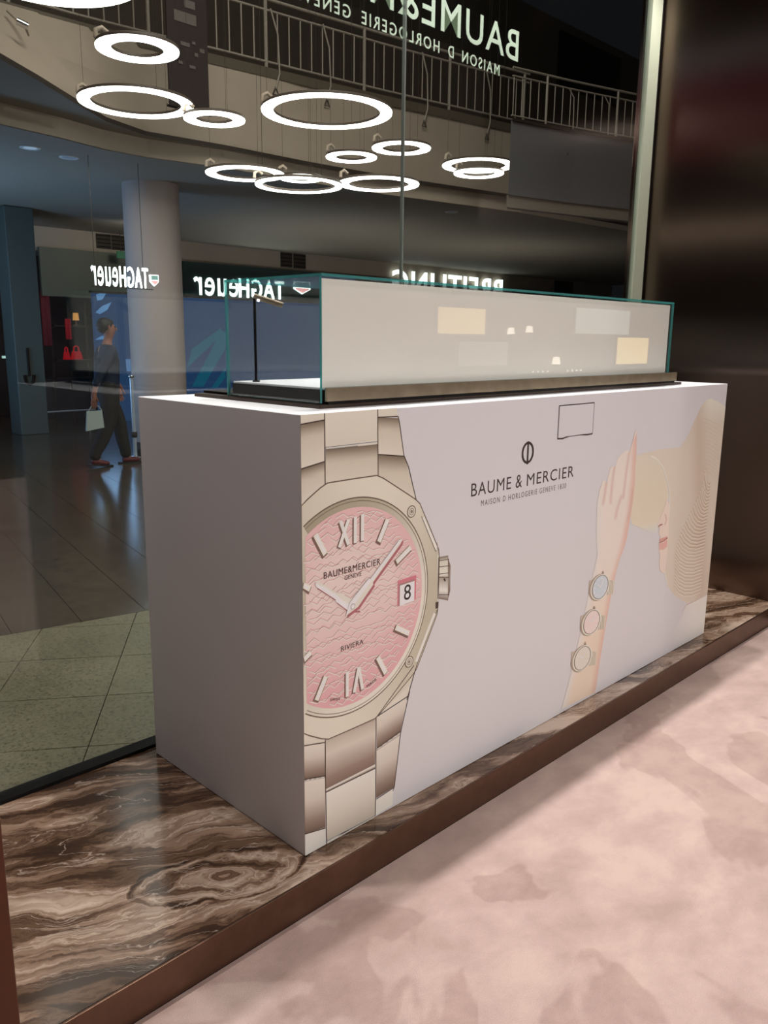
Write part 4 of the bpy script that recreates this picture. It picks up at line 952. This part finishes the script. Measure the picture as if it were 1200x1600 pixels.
board_sign('shop_sign', 'TAGHeuer', 303, 440, 443, 461, 12.88, 'white lit reversed letters and shield above the blue hoarding behind the case', True, 0.006, shieldpx=(458, 439, 484, 461))
board_sign('shop_sign', 'BREITLING', 612, 437, 785, 458, 12.88, 'white lit reversed letters peeping over the long glass case top', False, 0.02)

# blue hoarding with leaf shapes
Yh = 12.0
hoard = thing('blue_hoarding', 'deep blue backlit hoarding with teal stripes and pale leaf shapes', 'hoarding', (8, Yh, -0.1))
a = at_y(145, 458, Yh); b = at_y(560, 468, Yh)
M_hblue = mat('hoarding_blue', S(24, 32, 46), 0.5, emit=S(29, 54, 88), estr=1.0)
M_hteal = mat('hoarding_teal', S(20, 70, 84), 0.5, emit=S(18, 74, 94), estr=1.0)
M_hpale = mat('hoarding_pale', S(90, 130, 170), 0.5, emit=S(70, 108, 150), estr=1.0)
mb = MB(); mb.box(a.x, 11.4, Yh, Yh+0.08, -0.1, 2.09); under(mb.build('panel', M_hblue), hoard)
mb = MB(); mb.box(a.x-0.03, 11.43, Yh-0.015, Yh+0.085, 2.091, 2.13); under(mb.build('top_rail', M_vent), hoard)
def on_hoard(P, M, name, k=1):
    mb = MB(); V = [at_y(x, y, Yh-0.001*k) for x, y in P]; n = len(V)
    mb.add([v[:] for v in V], [list(range(n))]); under(mb.build(name, M), hoard)
for P in ([(300, 604), (318, 604), (352, 545), (353, 520), (346, 516)], [(292, 575), (346, 524), (346, 512), (300, 545)], [(330, 606), (340, 606), (352, 590), (352, 575)]): on_hoard(P, M_hteal, 'teal_stripe')
for P in ([(149, 488), (160, 478), (174, 472), (168, 484), (156, 491)], [(148, 531), (158, 525), (171, 524), (162, 530)], [(156, 551), (168, 546), (178, 544), (177, 550)], [(150, 460), (168, 455), (160, 468), (152, 470)]): on_hoard(P, M_hpale, 'leaf_shape')
for P in ([(152, 569), (177, 569), (177, 599), (152, 599)], [(220, 569), (240, 569), (242, 599), (221, 599)], [(196, 561), (208, 561), (208, 580), (198, 580)]): on_hoard(P, mat('hoarding_square', S(70, 100, 140), 0.5, emit=S(64, 100, 144), estr=0.9), 'pale_square', 2)
# grey green pillar
pa_, pb2 = at_y(20, 500, 11.0), at_y(64, 500, 11.0)
pil = thing('square_pillar', 'grey green square pillar between the dark shops', 'pillar', ((pa_.x+pb2.x)/2, 11.2, -0.1))
mb = MB(); mb.bev(pa_.x, pb2.x, 11.0, 11.4, -0.1, Z0-0.185, 0.01, 1); under(mb.build('shaft', mat('pillar_paint', S(84, 98, 94), 0.6)), pil)
c = at_y(46, 588, 10.99); mb = MB()
mb.tube([(c.x, 10.985, c.z), (c.x, 10.985, c.z+0.42)], 0.018, 6); mb.tube([(c.x-0.07, 10.985, c.z+0.02), (c.x-0.05, 10.985, c.z-0.09), (c.x, 10.985, c.z-0.12), (c.x+0.05, 10.985, c.z-0.09), (c.x+0.07, 10.985, c.z+0.02)], 0.024, 6)
under(mb.build('dark_ornament', M_black), pil)
# dim shop beside the pillar
def spx(x, y, Y): return at_y(x, y, Y)
a, b = spx(70, 655, 13.6), spx(147, 605, 13.6)
mb = MB(); mb.box(spx(22, 600, 13.4).x, 5.75, 13.2, 13.6, -0.1, 0.62); tag(mb.build('display_cabinet', mat('cabinet_dark', S(40, 42, 46), 0.5)), 'low dark cabinet behind the chrome rail', 'cabinet')
for (x0, y0, x1, y1, nm, cat_, lab, c, e) in ((102, 498, 108, 530, 'red_scarf', 'scarf', 'dim red scarf hanging in the dark shop', (150, 24, 34), 0.25), (67, 455, 74, 540, 'red_drape', 'drape', 'tall dark red drape beside the square pillar', (96, 16, 30), 0.12)):
    a, b = spx(x0, y1, 13.0), spx(x1, y0, 13.0); mb = MB()
    n = 7; A = [(a.x+(b.x-a.x)*i/(n-1), 12.96+0.02*math.sin(i*1.9), a.z) for i in range(n)]; mb.strip(A, [(x, y, b.z) for x, y, _ in A], 0, True)
    mb.strip([(x, y+0.01, z) for x, y, z in A], [(x, y+0.01, b.z) for x, y, _ in A], 0, True)
    mb.strip(A, [(x, y+0.01, z) for x, y, z in A]); mb.strip([(x, y, b.z) for x, y, _ in A], [(x, y+0.01, b.z) for x, y, _ in A])
    tag(mb.build(nm, mat(nm, S(*c), 0.7, emit=S(*c), estr=e)), lab, cat_)  # faint glow stands in for shop light on the cloth
M_shelf = mat('shop_shelf', S(60, 46, 38), 0.5)
a, b = spx(88, 570, 13.05), spx(143, 565, 13.05)
sh = thing('shop_shelving', 'dark shelving in the dim shop holding red bags', 'shelving', ((a.x+b.x)/2, 13.1, 0.62))
zs1, zs2 = spx(100, 562, 13.05).z, spx(100, 508, 13.05).z
for z in (0.64, zs1, zs2): mb = MB(); mb.box(a.x, b.x, 13.02, 13.19, z-0.025, z); under(mb.build('shelf', M_shelf), sh)
for x in (a.x, (a.x+b.x)/2, b.x): mb = MB(); mb.box(x-0.015, x+0.015, 13.16, 13.195, -0.1, 2.0); under(mb.build('upright', M_shelf), sh)
def bag(x0, y1, x1, hgt, lab):
    p0, p1 = spx(x0, y1, 13.05), spx(x1, y1, 13.05); w = p1.x-p0.x; z = zs1+0.001; h = hgt
    t = thing('red_bag', lab, 'bag', ((p0.x+p1.x)/2, 13.1, z), 'red bags on the shop shelf'); Mb = mat('red_leather', S(190, 20, 30), 0.4, emit=S(190, 20, 30), estr=0.35)  # faint glow in the leather stands in for shop light
    mb = MB(); mb.add([(p0.x, 13.05, z), (p1.x, 13.05, z), (p1.x, 13.15, z), (p0.x, 13.15, z), (p0.x+w*.12, 13.08, z+h*.6), (p1.x-w*.12, 13.08, z+h*.6), (p1.x-w*.12, 13.12, z+h*.6), (p0.x+w*.12, 13.12, z+h*.6)],
          [(0,3,2,1),(4,5,6,7),(0,1,5,4),(1,2,6,5),(2,3,7,6),(3,0,4,7)]); under(mb.build('bag_body', Mb), t)
    cxm = (p0.x+p1.x)/2; mb = MB(); mb.tube([(cxm-w*.25, 13.1, z+h*.6), (cxm-w*.2, 13.1, z+h*.92), (cxm, 13.1, z+h), (cxm+w*.2, 13.1, z+h*.92), (cxm+w*.25, 13.1, z+h*.6)], 0.014, 6); under(mb.build('handle', Mb), t)
bag(102, 562, 111, 0.22, 'small red bag on the shelf nearer the pillar'); bag(114, 562, 130, 0.24, 'wider red bag on the shelf nearer the hoarding')
p = spx(120, 520, 13.1); t = thing('shelf_lamp', 'small amber table lamp glowing on the shelf above the red bags', 'lamp', (p.x, 13.1, zs2))
mb = MB(); mb.lathe([(0.0, zs1+0.24+0.05), (0.03, zs1+0.29), (0.01, zs1+0.3), (0.01, zs1+0.32)], p.x, 13.1, 12)
mb = MB(); mb.lathe([(0.0, zs2+0.001), (0.045, zs2+0.001), (0.045, zs2+0.012), (0.01, zs2+0.02), (0.01, zs2+0.10)], p.x, 13.1, 14); under(mb.build('base', M_bronze), t)
mb = MB(); mb.lathe([(0.055, zs2+0.09), (0.045, zs2+0.22)], p.x, 13.1, 14); under(mb.build('lamp_shade', mat('amber_shade', S(210, 150, 80), 0.6, emit=S(214, 150, 80), estr=0.6)), t)
# small lit signs
p0, p1 = spx(79, 458, 12.9), spx(87, 441, 12.9); t = thing('lightbox_sign', 'small bright upright lit sign beside the grey green board', 'sign', (p0.x, 12.9, p0.z))
mb = MB(); mb.box(p0.x, p1.x, 12.9, 12.94, p0.z, p1.z); under(mb.build('face', mat('lightbox', (1, 1, 1, 1), 0.5, emit=(0.95, 1, 0.92, 1), estr=1.6)), t)
mb = MB(); mb.box(p0.x+0.01, p1.x-0.03, 12.894, 12.899, p1.z-0.07, p1.z-0.02); under(mb.build('green_mark', mat('green_lit', S(40, 140, 90), 0.5, emit=S(40, 150, 90), estr=0.6)), t)
p0, p1 = spx(184, 403, 12.5), spx(196, 393, 12.5)
t = thing('exit_sign', 'small dim green exit sign hanging above the reversed letters', 'sign', (p0.x, 12.5, p0.z))
mb = MB(); mb.box(p0.x, p1.x, 12.5, 12.54, p0.z, p1.z); under(mb.build('face', mat('exit_green', S(36, 70, 50), 0.5, emit=S(40, 84, 60), estr=0.6)), t)
mb = MB(); mb.tube([((p0.x+p1.x)/2, 12.52, p1.z), ((p0.x+p1.x)/2, 12.52, Z0-0.18)], 0.006, 6); under(mb.build('hanger', M_vent), t)
p0, p1 = spx(5, 560, 12.6), spx(21, 556, 12.6); mb = MB(); mb.bev(p0.x, p1.x, 12.6, 12.66, p0.z, p1.z, 0.004, 1)
t = thing('strip_light', 'short dim strip light in the dark shop left of the square pillar', 'light', (p0.x, 12.6, p0.z)); under(mb.build('tube', mat('strip_lit', (1, 1, 1, 1), 0.5, emit=S(150, 190, 175), estr=1.0)), t)
for x in (p0.x+0.02, p1.x-0.02): mb = MB(); mb.tube([(x, 12.63, p1.z), (x, 12.63, Z0-0.181)], 0.004, 5); under(mb.build('hanger', M_black), t)
# downlights under the gallery
for x, y, on, lab in ((47, 231, 1, 'small round downlight in the blue lit ceiling'), (108, 246, 0, 'small dark round fitting in the blue lit ceiling near the column'), (706, 331, 0, 'small round ceiling fitting behind the chopped ring lamp')):
    p = at_z(x, y, Z0-0.182); t = thing('downlight', lab, 'downlight', (p.x, p.y, p.z))
    mb = MB(); mb.lathe([(0.07, p.z+0.001), (0.09, p.z-0.008), (0.10, p.z-0.003), (0.10, p.z+0.001)], p.x, p.y, 24); under(mb.build('bezel', M_white), t)
    mb = MB(); mb.lathe([(0.0, p.z-0.003), (0.068, p.z-0.003)], p.x, p.y, 24); under(mb.build('lens', mat('lens_lit', S(190, 200, 210), 0.4, emit=S(170, 190, 215), estr=0.5*on)), t)
# unseen atrium side wall; its glowing bands are added for the pier's reflections
mb = MB(); mb.box(-6.3, -6.0, 0.9, 14.4, -0.1, 8.2); tag(mb.build('wall_atrium', mat('atrium_plaster', S(66, 56, 50), 0.8)), kind='structure')
mb = MB(); mb.box(-5.995, -5.93, 1.5, 12.0, 3.05, 3.32); tag(mb.build('pier_glow_warm', mat('pier_glow_warm_face', S(220, 205, 190), 0.6, emit=(1.0, 0.86, 0.74, 1), estr=0.9)), 'long warm glowing strip on the atrium side wall, added for the pier reflection', 'fascia')
mb = MB(); mb.box(-5.995, -5.93, 1.5, 12.0, 5.7, 5.95); tag(mb.build('pier_glow_cool', mat('pier_glow_cool_face', S(200, 205, 220), 0.6, emit=(0.8, 0.86, 1.0, 1), estr=0.55)), 'cool glowing strip high on the atrium side wall, added for the pier reflection', 'glow strip')
mb = MB(); mb.box(-5.995, -5.95, 1.5, 12.0, 4.3, 5.6); tag(mb.build('pier_glow_magenta', mat('magenta_face', S(120, 20, 50), 0.6, emit=S(150, 30, 66), estr=0.6)), 'wide dim magenta glow panel on the atrium side wall, added for the pier reflection', 'screen')
# small projector lamp on the gallery front
p = at_y(38, 40, 5.9); t = thing('gallery_spotlight', 'small grey spotlight on a bracket fixed to the plaster gallery front', 'spotlight', (p.x, p.y, p.z))
mb = MB(); mb.tube([(p.x-0.06, p.y, p.z+0.02), (p.x+0.02, p.y-0.03, p.z-0.01)], 0.028, 12); under(mb.build('head', M_chrome), t)
mb = MB(); mb.tube([(p.x+0.01, p.y, p.z), (p.x+0.05, p.y+0.05, p.z-0.05), (p.x+0.06, p.y+0.12, p.z+0.02), (p.x+0.07, p.y+0.5, p.z+0.25)], 0.008, 8); under(mb.build('bracket', M_rail), t)

M_post = mat('bright_metal', S(196, 210, 226), 0.25, 0.35)
# chrome barrier post and low chrome rail
p = Vector((3.69, 7.74, -0.1)); t = thing('barrier_post', 'tall slim chrome barrier post in front of the person', 'barrier post', p)
mb = MB(); mb.lathe([(0.0, -0.10), (0.10, -0.10), (0.10, -0.085), (0.04, -0.07), (0.0, -0.07)], p.x, p.y, 28); under(mb.build('base', M_chrome), t)
mb = MB(); mb.tube([(p.x, p.y, -0.08), (p.x, p.y, 0.89)], 0.024, 16); under(mb.build('pole', M_post), t)
mb = MB(); mb.lathe([(0.026, 0.16), (0.036, 0.165), (0.036, 0.225), (0.026, 0.23)], p.x, p.y, 20); under(mb.build('collar', M_vent), t)
mb = MB(); mb.lathe([(0.0, 0.925), (0.03, 0.92), (0.038, 0.90), (0.03, 0.885), (0.0, 0.885)], p.x, p.y, 20); under(mb.build('cap', M_chrome), t)
r0, r1 = at_z(56, 668, -0.1), at_z(140, 662, -0.1); t = thing('low_rail', 'low chrome guard rail on two legs in front of the dark cabinet', 'rail', (r0.x, r0.y, -0.1))
zt = at_y(56, 645, r0.y).z
mb = MB(); d = (r1-r0).normalized(); mb.tube([(r0.x-d.x*0.2, r0.y-d.y*0.2, zt), (r1.x+d.x*0.12, r1.y+d.y*0.12, zt)], 0.014, 10); under(mb.build('bar', M_post), t)
for q in (r0, r1): mb = MB(); mb.tube([(q.x, q.y, zt), (q.x, q.y, -0.099)], 0.014, 10); under(mb.build('leg', M_post), t)

# ------------------------------------------------------------------ the person walking by
def skinned(name, V, E, R, M, parent, root=0, sub=2):
    me = bpy.data.meshes.new(name); me.from_pydata(V, E, []); me.materials.append(M)
    o = bpy.data.objects.new(name, me); COL.objects.link(o)
    s = o.modifiers.new('skin', 'SKIN'); s.use_smooth_shade = True
    if not me.skin_vertices: return o
    for i, r in enumerate(R):
        me.skin_vertices[0].data[i].radius = r if isinstance(r, tuple) else (r, r)
        me.skin_vertices[0].data[i].use_root = (i == root)
    m_ = o.modifiers.new('sub', 'SUBSURF'); m_.levels = sub; m_.render_levels = sub
    under(o, parent); return o
PF = Vector((0.97, -0.10, 0)).normalized(); PL = Vector((-PF.y, PF.x, 0)); PC = Vector((3.19, 7.38, -0.10))
def pp(f, l, z): return tuple(PC+PF*f+PL*l+Vector((0, 0, z)))
per = thing('person', 'person in dark trousers and navy top walking past with a white bag', 'person', PC)
M_skin = mat('skin', S(150, 98, 80), 0.55); M_trous = mat('dark_trousers', S(36, 33, 30), 0.85); M_top = mat('navy_top', S(26, 38, 62), 0.8)
M_hair = mat('dark_hair', S(24, 18, 16), 0.6); M_shoe = mat('red_brown_shoe', S(96, 22, 24), 0.45); M_sole = mat('shoe_sole', S(30, 24, 22), 0.6)
# body: one connected figure from pelvis to head, arms, legs, hands
V = []; E_ = []; R_ = []
def jv(p, r, par=None):
    V.append(p); R_.append(r); i = len(V)-1
    if par is not None: E_.append((par, i))
    return i
pel = jv(pp(0, 0, 0.92), 0.085); wst = jv(pp(0.005, 0, 1.06), 0.085, pel); chs = jv(pp(0.02, 0, 1.27), 0.095, wst); nkb = jv(pp(0.03, 0, 1.40), 0.05, chs); nk = jv(pp(0.045, 0, 1.45), 0.045, nkb)
hd0 = jv(pp(0.06, 0, 1.51), 0.068, nk); hd1 = jv(pp(0.055, 0, 1.585), 0.080, hd0); hd2 = jv(pp(0.045, 0, 1.64), 0.055, hd1)
ARM = {}
for s, sh_f, el_f, wr_f, wz in ((-1, 0.0, -0.13, -0.24, 0.82), (1, 0.03, 0.08, 0.24, 0.86)):
    a = jv(pp(0.02, s*0.16, 1.34), 0.048, chs); b = jv(pp(el_f, s*0.21, 1.08), 0.038, a); c = jv(pp(wr_f, s*0.22, wz+0.05), 0.026, b); h = jv(pp(wr_f-0.005, s*0.225, wz-0.03), (0.034, 0.020), c); ARM[s] = (wr_f, wz)
    for q, ln in ((-0.026, 0.070), (-0.009, 0.082), (0.009, 0.078), (0.026, 0.060)):
        e = jv(pp(wr_f-0.005+q, s*0.225, wz-0.06), 0.0095, h); e = jv(pp(wr_f+q, s*0.222, wz-0.06-ln*0.55), 0.0088, e); jv(pp(wr_f+0.008+q, s*0.205, wz-0.06-ln), 0.0075, e)
    e = jv(pp(wr_f+0.035, s*0.215, wz-0.02), 0.010, c); jv(pp(wr_f+0.052, s*0.205, wz-0.06), 0.0085, e)
LEG = {}
for s, kf, af, az, kz in ((-1, -0.04, -0.21, 0.10, 0.49), (1, 0.15, 0.21, 0.085, 0.50)):
    a = jv(pp(0, s*0.085, 0.86), 0.068, pel); b = jv(pp(kf, s*0.08, kz), 0.045, a); c = jv(pp((kf+af)/2-0.01, s*0.075, (kz+az)/2+0.06), 0.043, b); d = jv(pp(af, s*0.07, az), 0.033, c); e = jv(pp(af+0.07, s*0.07, az-0.05), 0.034, d); LEG[s] = (kf, af, az, kz)
skinned('body', V, E_, R_, M_skin, per)
# trousers
V = []; E_ = []; R_ = []
a0 = jv(pp(0, 0, 1.06), 0.125); a1 = jv(pp(0, 0, 0.93), 0.145, a0)
for s in (-1, 1):
    kf, af, az, kz = LEG[s]
    a = jv(pp(0.0, s*0.088, 0.82), 0.120, a1); a_ = jv(pp(kf*0.55, s*0.085, 0.66), 0.112, a); b = jv(pp(kf, s*0.082, kz), 0.090, a_); c = jv(pp((kf+af)/2-0.005, s*0.077, (kz+az)/2), 0.080, b); d = jv(pp(af-0.005, s*0.07, az+0.06), 0.070, c); jv(pp(af-0.004, s*0.07, az-0.02), 0.066, d)
skinned('trousers', V, E_, R_, M_trous, per, 1)
# top with sleeves
V = []; E_ = []; R_ = []
a0 = jv(pp(0, 0, 0.90), 0.165); a1 = jv(pp(0.005, 0, 1.08), 0.152, a0); a2 = jv(pp(0.02, 0, 1.27), 0.138, a1); a3 = jv(pp(0.03, 0, 1.385), 0.075, a2)
for s, el_f in ((-1, -0.13), (1, 0.08)):
    a = jv(pp(0.02, s*0.160, 1.33), 0.064, a2); b = jv(pp(el_f, s*0.215, 1.09), 0.056, a); wr, wz = ARM[s]; c = jv(pp(wr*0.9+el_f*0.1, s*0.222, wz+0.10), 0.044, b)
skinned('jacket', V, E_, R_, M_top, per, 1)
V = []; F = []
for i in range(9):
    for k_ in range(20):
        th = PI*i/8; ph = 2*PI*k_/20
        V.append(pp(0.014+0.096*math.sin(th)*math.cos(ph), 0.086*math.sin(th)*math.sin(ph), 1.605+0.082*math.cos(th)+(0.02*math.cos(ph) if i > 2 else 0)))
for i in range(8):
    for k_ in range(20): F.append((i*20+k_, i*20+(k_+1) % 20, (i+1)*20+(k_+1) % 20, (i+1)*20+k_))
mb = MB(); mb.add(V, F, 0, True); under(mb.build('hair', M_hair), per)
mb = MB()
mb.tube([pp(0.125, 0, 1.585), pp(0.150, 0, 1.555), pp(0.132, 0, 1.545)], [0.008, 0.014, 0.010], 8); under(mb.build('nose', M_skin), per)
for s in (-1, 1):
    mb = MB(); mb.tube([pp(0.118, s*0.036, 1.584), pp(0.128, s*0.034, 1.584)], [0.012, 0.009], 8); under(mb.build('eye', M_hair), per)
    mb = MB(); mb.tube([pp(0.035, s*0.078, 1.60), pp(0.028, s*0.088, 1.575), pp(0.036, s*0.080, 1.545)], [0.009, 0.012, 0.008], 8); under(mb.build('ear', M_skin), per)
mb = MB(); mb.tube([pp(0.122, -0.024, 1.515), pp(0.130, 0, 1.516), pp(0.122, 0.024, 1.515)], 0.006, 6); under(mb.build('mouth', mat('lips', S(130, 66, 60), 0.5)), per)
for s in (-1, 1):
    kf, af, az, kz = LEG[s]; f0_ = af-0.055; l = s*0.07; lift = 0.03 if s < 0 else 0.0
    V = []; E_ = []; R_ = []
    a = jv(pp(f0_, l, 0.05+lift), (0.042, 0.042)); b = jv(pp(f0_+0.10, l, 0.045+lift*0.5), (0.044, 0.040), a); jv(pp(f0_+0.22, l, 0.034), (0.034, 0.026), b)
    o = skinned('shoe', V, E_, R_, M_shoe, per, 0)
    mb = MB(); P = [(f0_-0.04, -0.03), (f0_+0.10, -0.042), (f0_+0.21, -0.038), (f0_+0.262, 0), (f0_+0.21, 0.04), (f0_+0.10, 0.042), (f0_-0.04, 0.03)]
    z = lambda f: max(0.0, lift*(1-(f-f0_)/0.2))
    n = len(P); mb.add([pp(f, l+q, 0.001+z(f)) for f, q in P]+[pp(f, l+q, 0.018+z(f)) for f, q in P], [list(range(n))[::-1], list(range(n, 2*n))]+[(i, (i+1) % n, n+(i+1) % n, n+i) for i in range(n)])
    under(mb.build('sole', M_sole), o); bpy.context.view_layer.update()
wr, wz = ARM[-1]; zb_ = wz-0.155
bagt = thing('carrier_bag', 'flat white carrier bag hanging from the walking person hand', 'bag', pp(wr, -0.22, zb_-0.22))
mb = MB(); mb.add([pp(wr-0.11, -0.245, zb_-0.22), pp(wr+0.09, -0.245, zb_-0.19), pp(wr+0.09, -0.205, zb_-0.19), pp(wr-0.11, -0.205, zb_-0.22), pp(wr-0.09, -0.232, zb_), pp(wr+0.08, -0.232, zb_), pp(wr+0.08, -0.218, zb_), pp(wr-0.09, -0.218, zb_)],
       [(0,3,2,1),(4,5,6,7),(0,1,5,4),(1,2,6,5),(2,3,7,6),(3,0,4,7)]); under(mb.build('bag_body', mat('white_bag', S(170, 185, 180), 0.6)), bagt)
mb = MB(); mb.tube([pp(wr-0.07, -0.225, zb_), pp(wr-0.03, -0.22, zb_+0.05), pp(wr+0.01, -0.212, zb_+0.062), pp(wr+0.05, -0.22, zb_+0.045), pp(wr+0.08, -0.225, zb_)], 0.006, 6); under(mb.build('handle', mat('bag_handle', S(150, 160, 158), 0.6)), bagt)

# ------------------------------------------------------------------ boutique wall behind the camera: niches and posters that the case glass mirrors
def wall_item(name, x0, x1, z0, z1, label, cat, face, frame=True):
    t = thing(name, label, cat, ((x0+x1)/2, -5.46, z0))
    mb = MB(); mb.box(x0, x1, -5.499, -5.46, z0, z1); under(mb.build('lit_face', face), t)
    if frame:
        mb = MB(); w = 0.02
        mb.box(x0-w, x1+w, -5.499, -5.45, z0-w, z0-0.001); mb.box(x0-w, x1+w, -5.499, -5.45, z1+0.001, z1+w); mb.box(x0-w, x0-0.001, -5.499, -5.45, z0, z1); mb.box(x1+0.001, x1+w, -5.499, -5.45, z0, z1)
        under(mb.build('frame', M_bplate), t)
    return t
M_niche = mat('niche_lit', S(240, 214, 150), 0.6, emit=(1.0, 0.72, 0.30, 1), estr=2.2)
wall_item('lit_niche', 6.97, 7.97, 1.46, 1.80, 'wide amber lit wall niche mirrored in the case back panel', 'niche', M_niche)
wall_item('lit_niche', 11.62, 12.73, 1.00, 1.45, 'amber lit wall niche mirrored near the right end of the case', 'niche', M_niche)
wall_item('wall_poster', 10.27, 12.0, 1.50, 1.90, 'pale backlit poster mirrored high on the case glass', 'poster', mat('poster_pale', S(200, 214, 210), 0.6, emit=(0.75, 0.85, 0.8, 1), estr=0.9))
wall_item('wall_poster', 7.4, 8.52, 1.03, 1.36, 'faint grey backlit poster mirrored low on the case glass', 'poster', mat('poster_grey', S(200, 204, 200), 0.6, emit=(0.8, 0.82, 0.8, 1), estr=0.35))
for i in range(8):
    x = 9.15+(i % 4)*0.13+(i//4)*0.95; p = thing('shelf_spot', ('first', 'second', 'third', 'fourth')[i % 4]+' tiny white lamp of the '+('nearer' if i < 4 else 'farther')+' row low on the boutique wall', 'lamp', (x, -5.45, 0.92), 'tiny lamps along the boutique shelf')
    mb = MB(); mb.tube([(x, -5.499, 0.92), (x, -5.44, 0.92)], 0.014, 8); under(mb.build('lamp_body', M_chrome), p)
    mb = MB(); mb.tube([(x, -5.4395, 0.92), (x, -5.435, 0.92)], 0.013, 8); under(mb.build('lens', mat('tiny_lens', (1, 1, 1, 1), 0.5, emit=(1, .9, .75, 1), estr=6)), p)
for x, z, s in ((8.95, 1.50, 0.05), (9.7, 1.03, 0.06), (8.5, 1.47, 0.05)):
    p = thing('table_lamp', 'small glowing shaded lamp on the boutique wall, '+('by the amber niche' if x < 8.7 else 'high between niche and poster' if z > 1.3 else 'low over the row of tiny lamps'), 'lamp', (x, -5.4, z))
    mb = MB(); mb.lathe([(s*1.1, z), (s*0.8, z+s*1.8)], x, -5.4, 16); under(mb.build('lamp_shade', mat('shade_lit', (1, 1, 1, 1), 0.5, emit=(1, .88, .7, 1), estr=4)), p)
    mb = MB(); mb.tube([(x, -5.4, z+s), (x, -5.499, z+s)], 0.008, 8); under(mb.build('arm', M_bronze), p)
